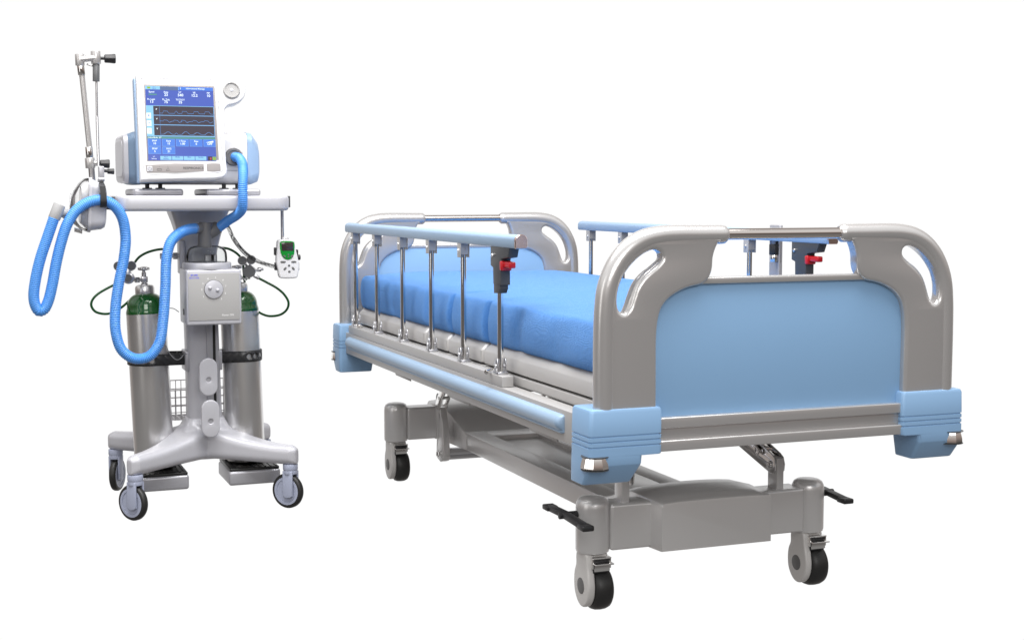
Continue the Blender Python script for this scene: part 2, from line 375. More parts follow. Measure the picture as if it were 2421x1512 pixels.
def board(outward_y, flip):
    y0 = outward_y; s = -1 if flip else 1
    mt = TR(0, y0, 0) @ (Matrix.Rotation(PI, 4, 'Z') if flip else Matrix.Identity(4))
    name = 'headboard' if flip else 'footboard'
    bm = B(); span(bm, (-.385, -.001, .59), (.385, .012, .940), .001, mtx=mt)
    fb = part(bed, name, bm, M['panel'])
    wo = web_outline(); ho = sm2(HOLE, 5)
    for sd in (1, -1):
        bm = B()
        P = arc_path(sd)
        L = [0.0]
        for a_, b_ in zip(P, P[1:]): L.append(L[-1] + (b_ - a_).length)
        rr = []
        for q in L:
            rem = L[-1] - q; r_ = .0262 - .0032 * min(1, max(0, (q - .45) / .35))
            if rem < .012: r_ = r_ - .006 * (1 - math.sqrt(max(0, 1 - (1 - rem / .012) ** 2)))
            rr.append(r_)
        tube(bm, P, rr, 24, mtx=mt)
        outline(bm, [[(sd * x, z) for x, z in wo], [(sd * x, z) for x, z in ho]], .042, .0115, mt @ XZ, 4)
        rim = smooth_path([Vector((sd * x, 0, z)) for x, z in HOLE[6:12]], 5)
        tube(bm, smooth_path([Vector((sd * (x - .0), 0, z)) for x, z in [(.348, .985), (.372, .962), (.394, .944), (.410, .924), (.421, .898), (.431, .872), (.444, .852), (.460, .846), (.476, .853)]], 6), lambda k: .0105 + .0085 * math.sin(PI * min(1, k * 1.0)) ** .6, 14, mtx=mt)
        part(bed, 'curved_frame', bm, M['paint'], fb, smooth=50)
    # bottom rails of the board, top rail
    bm = B()
    span(bm, (-.37, -.012, .9285), (.37, .014, .9455), .004, mtx=mt)
    part(bed, 'top_rail', bm, M['paint'], fb)
    bm = B()
    span(bm, (-.40, -.022, .5735), (.40, .02, .6005), .003, mtx=mt)
    span(bm, (-.40, -.013, .5435), (.40, .017, .5735), .0015, mtx=mt)
    span(bm, (-.40, -.024, .5165), (.40, .02, .5435), .003, mtx=mt)
    part(bed, 'bottom_rail', bm, M['paint'], fb)
    bm = B(); cyl(bm, mt @ Vector((-.19, 0, 1.0515)), mt @ Vector((.19, 0, 1.0515)), .0145, 32)
    part(bed, 'handle_bar', bm, M['bar'], fb)
    for sd in (1, -1):
        # corner block: rings of (z, outer, inner, front y, back y)
        bm = B(); rings = []
        Z = [(.6300, .543, .362, -.022, .078), (.6285, .5475, .3575, -.027, .083), (.622, .550, .3545, -.030, .086), (.5695, .552, .3545, -.030, .086)]
        for g in (.566, .5530, .5400):
            Z += [(g, .552, .3545, -.030, .086), (g - .0008, .5495, .357, -.0275, .084), (g - .0036, .5495, .357, -.0275, .084), (g - .0044, .552, .3545, -.030, .086)]
        Z += [(.5165, .552, .3545, -.030, .086), (.5145, .552, .3560, -.030, .086), (.5138, .552, .358, -.030, .086), (.5134, .552, .406, -.030, .086), (.5130, .552, .4075, -.030, .086), (.494, .552, .4095, -.030, .088), (.490, .552, .410, -.0285, .088),
              (.4435, .5515, .419, .010, .090), (.4415, .5510, .4195, .0118, .0895), (.4400, .549, .4215, .014, .0875)]
        for z, o_, i_, f_, b_ in Z:
            cx_ = sd * (o_ + i_) / 2; hx = (o_ - i_) / 2; cy_ = (f_ + b_) / 2; hy = (b_ - f_) / 2
            rings.append([(p[0], p[1], z) for p in rrect(hx, hy, .010, 5, cx_, cy_)])
        loft(bm, rings, mtx=mt)
        cb = part(bed, 'corner_block', bm, M['blue'], fb, smooth=35)
        # chrome roller wrapped round the corner
        bm = B()
        ring = []
        N_ = 14
        for i in range(N_ + 1):
            a = PI / 2 * i / N_ + PI / 2 * 0
            ring.append(a)
        pts = []
        for i in range(7):
            a = -PI * .62 + PI * .74 * i / 6 - PI * .12
            pts.append((.034 * math.cos(a), .034 * math.sin(a)))
        rg = []
        for z, k in ((-.0160, .88), (-.0130, 1.03), (-.002, 1.0), (.0130, .88), (.0160, .76)):
            rg.append([(sd * (.528 + (p[0] if True else 0) * k), -.008 + p[1] * k, .4985 + z) for p in [(.034 * math.cos(2 * PI * j / 9 + PI / 9), .034 * math.sin(2 * PI * j / 9 + PI / 9)) for j in range(9)]])
        loft(bm, rg, mtx=mt)
        part(bed, 'bumper_roller', bm, M['roller'], fb, smooth=15)
        bm = B()
        for z0, z1 in ((.4815, .4830), (.5142, .5157)):
            lathe(bm, [(0, 0), (.0352, 0), (.0352, z1 - z0), (0, z1 - z0)], mt @ Vector((sd * .5275, -.008, z0)), n=20)
        part(bed, 'roller_recess_shade', bm, M['dark'], fb)  # charcoal discs stand in for the shade of the recess round the roller
    return fb
board(-.40, False)
board(2.085, True)

# ---- side frames
bm = B()
for sd in (-1, 1):
    span(bm, (sd * .525, -.335, .517), (sd * .478, 2.03, .6005), .0015)
    span(bm, (sd * .47, -.30, .60), (sd * .42, 2.0, .628), .003)
for y in (-.30, .12, .62, 1.12, 1.6, 1.98):
    span(bm, (-.478, y - .02, .53), (.478, y + .02, .575), .002)
part(bed, 'bed_frame', bm, M['frame'])
for sd in (-1, 1):
    bm = B()
    prof = [(0, .5405), (.007, .5385), (.0105, .5425), (.0095, .546), (.013, .549), (.020, .556), (.0225, .565), (.021, .574), (.0165, .581), (.0150, .5825), (.009, .587), (0, .5885)]
    prof = [(a - .002, z) for a, z in prof]
    rings = []
    for y, k in ((-.215, .15), (-.213, .55), (-.208, .85), (-.200, 1.0), (-.19, 1.0), (-.189, .985), (1.93, .985), (1.935, 1), (1.943, .85), (1.948, .5), (1.95, .15)):
        rings.append([(sd * (.525 + max(a, -.002) * k), y, .564 + (z - .564) * (1 if k > .9 else .80 + .2 * k)) for a, z in prof])
    loft(bm, rings)
    part(bed, 'side_bumper', bm, M['rail'], smooth=30)
    for ya, yb in ((-.115, .10), (.58, .80), (1.2, 1.4)):
        bm = B()
        outline(bm, [sm2([(ya, .5), (ya + .004, .503), (ya, .53), (yb, .53), (yb - .003, .512), (yb - .022, .5005)], 1)], .004, .001, TR(sd * .5, 0, 0) @ YZ, 1)
        part(bed, 'frame_tab', bm, M['frame'])

# ---- deck trays
for (a, b_) in ((-.325, .546), (.558, .882), (.894, 1.124), (1.138, 2.02)):
    bm = B(); rings = []
    for z, ins in ((.606, .045), (.6075, .036), (.633, .030), (.6345, .004), (.637, 0), (.672, 0), (.678, .004), (.700, .024), (.702, .03)):
        hx = .470 - ins; hy = (b_ - a) / 2 - ins * .5
        rings.append([(p[0], p[1], z) for p in rrect(hx, hy, .014, 6, 0, (a + b_) / 2)])
    loft(bm, rings)
    part(bed, 'deck_tray', bm, M['frame'], smooth=35)

# ---- side rails
def side_rail(sd):
    xr = sd * .507
    bm = B(); prof = []
    for i in range(13):
        a = PI * i / 12; prof.append((.0175 * math.cos(a), 1.0245 + .0145 * math.sin(a)))
    prof += [(-.0175, 1.006), (-.015, 1.0015), (.015, 1.0015), (.0175, 1.006)]
    rings = []
    for y, k in ((.140, 1), (1.992, 1), (2.004, .93), (2.008, .75)):
        rings.append([(xr + p[0] * k, y, 1.02 + (p[1] - 1.02) * k) for p in prof])
    loft(bm, rings)
    rail = part(bed, 'side_rail', bm, M['rail'], smooth=30)
    bm = B()
    loft(bm, [[(xr + p[0] * k, y, 1.0205 + (p[1] - 1.0205) * k) for p in prof] for y, k in ((.1405, 1.06), (.134, 1.06), (.131, .96))])
    part(bed, 'end_cap', bm, M['cap'], rail, smooth=30)
    bm = B(); span(bm, (xr - .0175, .238, .6015), (xr + .0175, 1.957, .632), .0012)
    part(bed, 'base_bar', bm, M['frame'], rail)
    ys = [.297, .620, .940, 1.268, 1.597, 1.905]
    for i, y in enumerate(ys):
        bm = B(); cyl(bm, (xr, y, .64), (xr, y, 1.0), .0088, 20)
        po = part(bed, 'rail_post', bm, M['chrome'], rail)
        bm = B()
        span(bm, (xr - .016, y - .022, .632), (xr + .016, y + .022, .640), .001)
        for e in (-1, 1):
            outline(bm, [sm2([(y - .013, .634), (y - .013, .634), (y - .013, .668), (y - .007, .677), (y + .007, .677), (y + .013, .668), (y + .013, .634), (y + .013, .634)], 3)], .0025, .0006, TR(xr + e * .0128, 0, 0) @ YZ, 1)
        cyl(bm, (xr - .018, y, .657), (xr + .018, y, .657), .0046, 10, .001)
        part(bed, 'foot_bracket', bm, M['zinc'], rail)
        if i:
            bm = B()
            outline(bm, [[(-.0135, .966), (.0135, .966), (.0135, 1.0025), (-.0135, 1.0025)]], .026, .002, TR(xr, y, 0) @ XZ, 2)
            for e in (-1, 1): span(bm, (xr + e * .0125, y - .016, .957), (xr + e * .0150, y + .016, 1.0025), .001)
            part(bed, 'head_bracket', bm, M['frame'], rail)
            bm = B(); cyl(bm, (xr - .0195, y, .979), (xr + .0195, y, .979), .0048, 10, .0012)
            part(bed, 'pivot_bolt', bm, M['chrome'], rail)
    # latch on the foot end post
    y = ys[0]
    bm = B()
    outline(bm, [[(y + .042, .946), (y + .042, 1.0015), (y - .112, 1.0015), (y - .098, .974), (y - .046, .968), (y - .040, .945), (y - .040, .893), (y + .020, .893), (y + .022, .940)]], .030, .002, TR(xr, 0, 0) @ YZ, 2)
    outline(bm, [[(y - .030, .894), (y - .030, .882), (y - .018, .868), (y + .020, .866), (y + .022, .894)]], .026, .0015, TR(xr, 0, 0) @ YZ, 2)
    la = part(bed, 'rail_latch', bm, M['dark'], rail, smooth=25)
    bm = B(); span(bm, (xr - .010, y - .098, .943), (xr + .010, y - .028, .961), .004, 3); span(bm, (xr - .0165, y - .05, .934), (xr + .0165, y - .034, .962), .004)
    part(bed, 'release_lever', bm, M['red'], rail)
    bm = B(); cyl(bm, (xr - .019, y + .024, .976), (xr + .019, y + .024, .976), .0058, 12, .0012)
    part(bed, 'pivot_bolt', bm, M['chrome'], rail)
    bm = B(); cyl(bm, (xr - .03, y + .025, .637), (xr - .006, y + .055, .641), .0045, 10, .001); cyl(bm, (xr - .037, y + .021, .637), (xr - .028, y + .028, .638), .007, 10, .001)
    cyl(bm, (xr - .01, 1.852, .637), (xr - .002, 1.81, .638), .006, 8, .001)
    part(bed, 'lock_pin', bm, M['chrome'], rail)
    return rail
side_rail(-1); side_rail(1)

# ---- accessory post on the far side with its crank knob
bm = B(); span(bm, (.528, .468, .53), (.541, .532, 1.052), .004)
span(bm, (.522, .462, .53), (.530, .474, 1.03), .002)
ap = part(bed, 'accessory_post', bm, M['cartd'])
bm = B(); cyl(bm, (.512, .475, .99), (.512, .475, .955), .016, 18, .002); cyl(bm, (.528, .475, 1.0), (.528, .475, .93), .010, 14)
part(bed, 'post_clamp', bm, M['black'], ap)
bm = B(); cyl(bm, (.512, .475, .955), (.512, .475, .932), .013, 10, .001)
part(bed, 'clamp_screw', bm, M['chrome'], ap)

# ---- chassis
def drum(bm, x, y):
    lathe(bm, [(0, .165), (.040, .165), (.0455, .168), (.0475, .175), (.0475, .290), (.046, .303), (.041, .313), (.032, .3185), (.018, .321), (0, .3215)], (x, y, 0), n=40)
bm = B()
def end_beam(bm, y0, s):
    # cross bar
    span(bm, (-.31, y0 - .042, .172), (.31, y0 + .042, .302), .009, 4)
    # middle housing: rings along depth
    R_ = []
    n = 24
    for d, hw, zt, zb, crown in ((-.100, .169, .300, .173, .002), (-.099, .171, .3045, .172, .003), (-.094, .173, .307, .172, .005), (-.04, .178, .309, .171, .010), (.03, .184, .311, .171, .014), (.10, .182, .304, .171, .016), (.17, .176, .290, .172, .010), (.235, .172, .266, .172, .005), (.30, .169, .246, .173, .001), (.345, .168, .236, .174, 0)):
        l_ = -hw - (.011 if d < .05 else 0); r_ = hw - (.008 if d < .05 else 0)
        ring = [(l_, zb), (l_, zt - .010), (l_ + .003, zt - .003), (l_ + .008, zt)]
        for k in range(1, 10):
            t = -1 + 2 * k / 10; ring.append((l_ + .008 + (t + 1) / 2 * (r_ - l_ - .016), zt + crown * (1 - t * t) ** .5))
        ring += [(r_ - .008, zt), (r_ - .003, zt - .003), (r_, zt - .010), (r_, zb)]
        R_.append([(p[0], y0 + s * d, p[1]) for p in ring])
    loft(bm, R_)
    for sd in (-1, 1):
        drum(bm, sd * .347, y0)
end_beam(bm, 0.0, 1); end_beam(bm, 1.905, -1)
# long beam with recessed top
span(bm, (-.167, .30, .174), (-.088, 1.60, .2405), .004)
span(bm, (.088, .30, .174), (.167, 1.60, .2405), .004)
span(bm, (-.09, .30, .1745), (.09, .62, .2400), .002)
span(bm, (-.09, 1.46, .1745), (.09, 1.60, .2400), .002)
span(bm, (-.09, .60, .176), (.09, 1.48, .226), .001)
ch = part(bed, 'chassis', bm, M['paint_d'], smooth=35)
for x in (-.258, .2365):
    bm = B(); span(bm, (x - .0115, -.026, .295), (x + .0115, .024, .392), .002)
    part(bed, 'lift_bracket', bm, M['paint_d'], ch)
# lift arms, foot end
for x in (-.247, .2365):
    bm = B()
    for e in (-1, 1):
        outline(bm, [[(.004, .344), (-.012, .345), (-.022, .354), (-.025, .374), (-.018, .392), (.0, .402), (.30, .500), (.30, .438), (.20, .398)]], .004, .0008, TR(x + e * .0145, 0, 0) @ YZ, 1)
    span(bm, (x - .0145, .05, .400), (x + .0145, .08, .410), .001)
    cyl(bm, (x - .026, .004, .370), (x + .024, .004, .370), .0085, 6, .0015)
    cyl(bm, (x - .022, .004, .370), (x + .021, .004, .370), .0115, 16, .001)
    part(bed, 'lift_arm', bm, M['chrome'], smooth=25)
    bm = B()
    outline(bm, [[(.050, .392), (.060, .388), (.30, .462), (.30, .486), (.085, .420), (.052, .410), (.044, .402)], sm2([(.062, .396), (.068, .402), (.062, .408), (.056, .402)], 3)], .005, .001, TR(x - .028, 0, 0) @ YZ, 1)
    part(bed, 'link_plate', bm, M['chrome'], smooth=25)
# lift linkage, head end
bm = B()
outline(bm, [[(1.735, .322), (1.700, .322), (1.694, .300), (1.672, .262), (1.655, .135), (1.668, .118), (1.700, .108), (1.745, .118), (1.752, .130), (1.745, .20), (1.728, .262)], sm2([(1.722, .295), (1.714, .30), (1.708, .292), (1.712, .262), (1.728, .19), (1.735, .165), (1.728, .21), (1.719, .26)], 3)], .026, .002, TR(-.215, 0, 0) @ YZ, 2)
la = part(bed, 'lift_crank', bm, M['paint_d'], smooth=30)
bm = B()
for y, z in ((1.726, .135), (1.695, .142)):
    cyl(bm, (-.236, y, z), (-.19, y, z), .009, 6, .0015); cyl(bm, (-.231, y, z), (-.20, y, z), .0115, 16, .001)
part(bed, 'crank_bolt', bm, M['chrome'], la)
bm = B(); cyl(bm, (-.21, 1.705, .124), (.21, 1.705, .124), .011, 16); span(bm, (-.205, 1.685, .134), (-.06, 1.725, .158), .004)
part(bed, 'torsion_bar', bm, M['zinc'], la)
for x in (-.232, .205):
    bm = B(); cyl(bm, (x - .004, 1.70, .36), (x + .034, 1.70, .36), .006, 10)
    for e in (0, .03):
        outline(bm, [sm2([(1.742, .325), (1.712, .312), (1.69, .325), (1.675, .345), (1.56, .46), (1.52, .53), (1.56, .53), (1.62, .45), (1.725, .355)], 4)], .004, .0008, TR(x + e, 0, 0) @ YZ, 1)
    part(bed, 'lift_arm', bm, M['chrome'], smooth=25)
for x in (-.226, -.196):
    bm = B()
    P = [Vector((x, 1.735 + .0 + .014 * math.cos(a), .352 + .020 * math.sin(a))) for a in [2 * PI * i / 16 for i in range(17)]]
    tube(bm, P, .003, 8)
    part(bed, 'eye_bolt', bm, M['chrome'])

# ---- pedals
# near pedal: one arm runs out along the bed, tilted
def pedal_between(p0, p1, piv):
    bm = B(); p0 = Vector(p0); p1 = Vector(p1); piv = Vector(piv)
    mid0 = p0.lerp(piv, .35)
    for a, b_, w0 in ((p0, piv, .011), (piv, p1, .011)):
        mt, L = axis_mtx(a, b_)
        box(bm, (0, 0, L / 2), (.026, .015, L), .003, mtx=mt)
    for q, o in ((p0, piv), (p1, piv)):
        d = (q - o).normalized(); box(bm, (0, 0, 0), (.040, .034, .015), .004, mtx=TR(*(q)) @ Matrix.Rotation(math.atan2(d.y, d.x), 4, 'Z'))
    return bm
bm = pedal_between((-.430, .106, .274), (-.430, -.138, .270), (-.430, .0, .276)); cyl(bm, (-.448, .0, .274), (-.33, .0, .274), .010, 14, .001)
part(bed, 'brake_pedal', bm, M['black'])
bm = pedal_between((.430, .15, .272), (.430, -.070, .262), (.430, .055, .272)); cyl(bm, (.33, .02, .268), (.448, .02, .268), .010, 14, .001)
part(bed, 'brake_pedal', bm, M['black'])

# ---- casters (built about their own swivel point, then copied)
def build_caster(x, y):
    o = (x, y)
    bm = B()
    # shell on the outer side: teardrop cheek
    ck = sm2([(-.030, .166), (.030, .166), (.036, .150), (.036, .128), (.047, .105), (.050, .075), (.044, .046), (.024, .022), (0, .013), (-.026, .020), (-.046, .044), (-.052, .075), (-.047, .104), (-.040, .130), (-.036, .150)], 5)
    outline(bm, [[(y + p[0], p[1]) for p in ck]], .022, .006, TR(x - .024, 0, 0) @ YZ, 3)
    span(bm, (x - .03, y - .03, .142), (x + .034, y + .034, .166), .006)
    c = part(bed, 'caster', bm, M['caster'], smooth=40)
    bm = B()
    lathe(bm, [(.020, -.028), (.051, -.028), (.058, -.023), (.0618, -.013), (.0628, .0), (.0618, .013), (.058, .023), (.051, .028), (.020, .028)], (x + .015, y, .0640), (x + 1.015, y, .0640), n=56)
    part(bed, 'tyre', bm, M['rubber'], c, smooth=50)
    bm = B(); cyl(bm, (x - .0362, y, .072), (x - .030, y, .072), .0225, 36, .0006)
    part(bed, 'hub_cap', bm, M['hub'], c)
    bm = B()
    span(bm, (x - .022, y - .052, .155), (x + .034, y - .030, .159), .0012)
    span(bm, (x - .020, y - .066, .1405), (x + .036, y - .040, .1445), .0012)
    span(bm, (x - .022, y - .050, .128), (x - .018, y - .034, .158), .001); span(bm, (x + .030, y - .050, .128), (x + .034, y - .034, .158), .001)
    box(bm, (x + .006, y - .051, .131), (.046, .004, .020), .001, mtx=None)
    part(bed, 'brake_lever', bm, M['chrome'], c)
    bm = B(); span(bm, (x - .018, y - .047, .1445), (x + .032, y - .020, .155), .001); span(bm, (x - .018, y - .046, .115), (x + .030, y - .020, .1405), .002)  # black blocks added to darken the gaps behind the brake lever
    part(bed, 'brake_shade_block', bm, M['black'], c)
    return c
# the caster is moved about as a whole: its meshes sit at the first corner
c0 = build_caster(-.347, 0.0)
for dx, dy in ((.694, 0), (0, 1.905), (.694, 1.905)):
    copy_part(c0, bed.o, Matrix.Translation((dx, dy, 0)))

# ================================================================== MATTRESS
def mattress():
    bm = bmesh.new(); y0, y1 = -.33, 2.035; hx0 = .468
    seams = [(.545, .040, .026), (.885, .036, .024), (.28, .010, .06), (1.13, .016, .04), (-.02, .004, .06), (1.55, .006, .08)]
    NY = 300; prof = []
    # cross section param: bottom edge -> side -> top -> side
    sec = []
    nside = 16; ntop = 44
    for i in range(nside + 1):
        a = -PI / 2 + PI * i / nside   # superelliptic side
        ca, sa = math.cos(a), math.sin(a)
        sec.append((1, abs(ca) ** .45, math.copysign(abs(sa) ** .85, sa)))
    rows = []
    for j in range(NY + 1):
        y = y0 + (y1 - y0) * j / NY
        e = min(y - y0, y1 - y); end = 1 - (1 - min(1, e / .055)) ** 2.4
        pin = 0; pt_ = 0
        for ys, d, w_ in seams:
            wob = y + .004 * math.sin(ys * 30)
            pin += d * math.exp(-((wob - ys) / w_) ** 2 * 3.0); pt_ += d * .35 * math.exp(-((wob - ys) / (w_ * .8)) ** 2 * 3.0)
        rows.append((y, end, pin, pt_))
    grid = []
    for (y, end, pin, ptp) in rows:
        L = []
        zc = .7605; hz = .0645 * (.25 + .75 * end); ex = .030
        def side(sgn):
            o = []
            for _, cx_, sz in sec:
                z = zc + hz * sz * (1.0 if sz < 0 else 1.03)
                low = 1 - .35 * max(0, -sz) * 0
                hx = hx0 - .055 * (1 - end) - pin * (1 - .15 * sz) * (1 - abs(sz) ** 4 * .55)
                x = hx - ex * (1 - cx_) - .006 * max(0, sz)
                n_ = noise.noise(Vector((y * 5.0 + sgn * 7, z * 9, 0))) * .006 + noise.noise(Vector((y * 16 + sgn * 3, z * 4, 2))) * .0028
                o.append((sgn * (x + n_ * (1 - abs(sz) ** 6)), y, z))
            return o
        l = side(-1); r = side(1); r.reverse()
        top = []
        xa, xb = l[-1][0], r[0][0]; za = l[-1][2]
        for k in range(1, ntop):
            t = k / ntop; x = xa + (xb - xa) * t
            edge = min(t, 1 - t) * 2
            n_ = noise.noise(Vector((x * 3.2, y * 7, 5))) * .0042 + noise.noise(Vector((x * 5, y * 20, 9))) * .0016
            z = za + .0095 * (1 - (1 - min(1, edge * 2.2)) ** 2) * end - ptp * (1 - edge * .9 if edge < 1 else 0) * .8 + n_ * min(1, edge * 5)
            top.append((x, y, z))
        grid.append([bm.verts.new(p) for p in l + top + r])
    n = len(grid[0])
    for a, b_ in zip(grid, grid[1:]):
        for i in range(n):
            k = (i + 1) % n; bm.faces.new((a[i], a[k], b_[k], b_[i]))
    bm.faces.new(grid[0]); bm.faces.new(grid[-1])
    return bm
solo('mattress', mattress(), M['fabric'], 'bright blue fabric-covered mattress lying on the bed deck', 'mattress', (0, .85, .702), BED0, smooth=60)

# ================================================================== VENTILATOR CART
cart = thing('equipment_cart', 'pale grey wheeled equipment cart with column, tray and perforated cylinder straps', 'medical cart', (0, .27, 0), VEN0)
HUB = Vector((.0, .235, 0))
bm = B()
def leg(bm, tip):
    tip = Vector(tip); P = []
    n = 18
    rings = []
    d = Vector((tip.x - HUB.x, tip.y - HUB.y, 0)); L = d.length; d.normalize(); s = Vector((-d.y, d.x, 0))
    for i in range(n + 1):
        t = i / n
        c = HUB + d * (L + .028) * t
        ease = t * t * (3 - 2 * t)
        zt = .318 * (1 - t) ** 2.2 + .236 * (1 - (1 - t) ** 2.2)
        zb = .178 + (.164 - .178) * ease
        hw = .066 * (1 - t) ** 1.4 + .029
        if t > .94:
            k = (t - .94) / .06; hw *= math.sqrt(max(.05, 1 - k * k * .8)); zt -= .012 * k * k; zb += .002 * k
        zc = (zt + zb) / 2; hz = (zt - zb) / 2
        rings.append([tuple(c + s * p[0] + Vector((0, 0, zc + p[1]))) for p in rrect(hw, hz, min(.026, hw * .9, hz * .9), 7)])
    loft(bm, rings)
for tx, ty in ((-.278, 0), (.278, 0), (-.29, .55), (.29, .55)): leg(bm, (tx, ty, 0))
rings = []
for z, r in ((.176, .10), (.18, .105), (.24, .103), (.28, .092), (.305, .078), (.322, .070), (.326, .066)):
    rings.append([(p[0] + .004, p[1] + HUB.y, z) for p in rrect(r, r * .92, r * .55, 8)])
loft(bm, rings)
wb = part(cart, 'wheel_base', bm, M['cart'], smooth=50)
md = wb.modifiers.new('fuse', 'REMESH'); md.mode = 'VOXEL'; md.voxel_size = .004; md.use_smooth_shade = True
md = wb.modifiers.new('soften', 'SMOOTH'); md.iterations = 9; md.factor = .5

# column
bm = B(); rings = []
for z, hw, hd, cx_ in ((.322, .062, .060, .004), (.60, .060, .058, .000), (.90, .060, .058, -.006), (.95, .066, .062, -.006), (1.0, .078, .07, -.006), (1.05, .092, .08, -.006), (1.085, .104, .09, -.006), (1.0935, .106, .092, -.006)):
    rings.append([(p[0] + cx_, p[1] + .235, z) for p in rrect(hw, hd, .035, 8)])
loft(bm, rings)
colm = part(cart, 'column', bm, M['cart'], smooth=50)
bm = B()
span(bm, (.008, .166, .33), (.030, .182, .93), .002); span(bm, (.040, .168, .33), (.052, .182, .93), .002)
part(cart, 'track_strip', bm, M['cartd'], colm)
bm = B(); span(bm, (.0305, .171, .33), (.0395, .1775, .93), .0)
part(cart, 'track_slot', bm, M['hatch'], colm)
for z0, z1, xc in ((.421, .559, -.002), (.268, .406, .003)):
    bm = B()
    L = []
    r = .0325
    for i in range(17): a = PI * i / 16; L.append((xc + r * math.cos(a), z1 - r + r * math.sin(a)))
    for i in range(17): a = PI + PI * i / 16; L.append((xc + r * math.cos(a), z0 + r + r * math.sin(a)))
    zc = (z0 + z1) / 2 - .010
    hl = [(xc + .0085 * math.cos(a), zc + .0085 * math.sin(a)) for a in [-2 * PI * i / 20 for i in range(20)]]
    outline(bm, [L, hl], .018, .004, TR(0, .085, 0) @ XZ, 3)
    sp = part(cart, 'cover_plate', bm, M['cart'], smooth=40)
    bm = B(); cyl(bm, (xc, .086, zc), (xc, .17, zc), .0105, 16); cyl(bm, (xc, .080, zc), (xc, .09, zc), .0083, 16)
    part(cart, 'plate_screw', bm, M['cartd'], sp)

# casters of the cart
def cart_caster(tx, ty, ang):
    ca, sa = math.cos(ang), math.sin(ang)
    mt = TR(tx, ty, 0) @ Matrix.Rotation(ang, 4, 'Z')
    bm = B()
    cyl(bm, (0, 0, .145), (0, 0, .166), .0275, 28, .001, mtx=mt); cyl(bm, (0, 0, .128), (0, 0, .1455), .026, 28, .002, mtx=mt)
    for e in (-1, 1):
        outline(bm, [[(-.021, .140), (.021, .140), (.021, .048), (.008, .040), (-.010, .042), (-.021, .050)]], .008, .0025, mt @ TR(e * .0185, 0, 0) @ YZ, 2)
    c = part(cart, 'caster', bm, M['fork'], smooth=40)
    bm = B()
    cy = Vector((0, -.0, .060))
    lathe(bm, [(.049, -.0125), (.0575, -.0125), (.062, -.010), (.0645, -.005), (.0645, .005), (.062, .010), (.0575, .0125), (.049, .0125)], mt @ Vector((0, .012, .0645)), mt @ Vector((1, .012, .0645)), n=56, ring=True)
    part(cart, 'tyre', bm, M['rubber'], c, smooth=50)
    bm = B()
    lathe(bm, [(0, -.0115), (.0405, -.0115), (.0410, -.0105), (.0416, -.0105), (.0420, -.0130), (.0515, -.0130), (.0525, -.010), (.0525, .010), (.0515, .0130), (.0420, .0130), (.0416, .0105), (.0410, .0105), (.0405, .0115), (0, .0115)], mt @ Vector((0, .012, .0645)), mt @ Vector((1, .012, .0645)), n=48)
    part(cart, 'rim', bm, M['fork'], c, smooth=40)
cart_caster(-.278, 0, R(38)); cart_caster(.278, .004, R(43)); cart_caster(-.29, .548, R(-26)); cart_caster(.29, .55, R(20))

# tray
bm = B()
rings = []
for z, ins in ((1.0925, .012), (1.094, .006), (1.098, .002), (1.104, 0), (1.135, 0), (1.142, .002), (1.1455, .006), (1.1465, .012)):
    rings.append([(p[0], p[1], z) for p in rrect(.302 - ins, .20 - ins, .05 - ins, 10, -.020, .145)])
loft(bm, rings)
tray = part(cart, 'tray', bm, M['cart'], smooth=50)
for x0, x1 in ((-.258, -.088), (-.008, .186)):
    bm = B(); span(bm, (x0, .01, 1.1455), (x1, .30, 1.1700), .009, 4)
    part(cart, 'tray_pad', bm, M['cartd'], tray, smooth=45)
bm = B()
a = V(672, 466, .10); span(bm, (.272, .085, 1.103), (.309, .115, 1.145), .002)
part(cart, 'tray_clamp', bm, M['dark'], tray)
bm = B()
span(bm, (-.330, .03, 1.098), (-.285, .075, 1.143), .003)
span(bm, (-.40, .03, 1.098), (-.32, .06, 1.122), .003)
part(cart, 'tray_clamp', bm, M['dark'], tray)
bm = B()
tube(bm, smooth_path([(.281, .10, 1.11), (.281, .10, 1.00), (.281, .098, .985), (.284, .086, .975), (.287, .07, .955)], 6), .0085, 14, sq=.7)
box(bm, (.287, .066, .965), (.022, .008, .06), .002)
part(cart, 'hanger_rod', bm, M['zinc'], tray)

# straps with holes round the cylinders, on the column
def band(path, z0, z1, nh, r=.0105):
    P = [Vector(p) for p in path]; P = resample(P, .0005 + sum((b_ - a_).length for a_, b_ in zip(P, P[1:])) / 240)
    S = len(P) - 1
    bm = bmesh.new()
    def pos(s, z):
        f = max(0, min(1, s)) * S; i = min(int(f), S - 1); q = P[i].lerp(P[i + 1], f - i); return Vector((q.x, q.y, q.z + z))
    L = sum((b_ - a_).length for a_, b_ in zip(P, P[1:])); H = z1 - z0; zc = (z0 + z1) / 2
    cell = 1.0 / nh
    for c in range(nh):
        sc_ = (c + .5) * cell; K = 32; inn = []; ou = []
        for k in range(K):
            a = 2 * PI * k / K + PI / K
            dx, dz = math.cos(a), math.sin(a)
            rq = r if 4 <= c < nh - 4 else r * .02
            inn.append(bm.verts.new(pos(sc_ + dx * rq / L, zc + dz * rq)))
            hw = cell * L / 2; hh = H / 2; m_ = min(hw / max(abs(dx), 1e-6), hh / max(abs(dz), 1e-6))
            ou.append(bm.verts.new(pos(sc_ + dx * m_ / L, zc + dz * m_)))
        for k in range(K):
            j = (k + 1) % K; bm.faces.new((inn[k], inn[j], ou[j], ou[k]))
        if not 4 <= c < nh - 4: bm.faces.new(inn)
    return bm
def cyl_axis(side):
    # bottom and top centre of each gas cylinder, leaning back a little
    if side < 0: return Vector((-.181, .235, .165)), Vector((-.198, .262, .76))
    return Vector((.158, .235, .165)), Vector((.146, .262, .76))
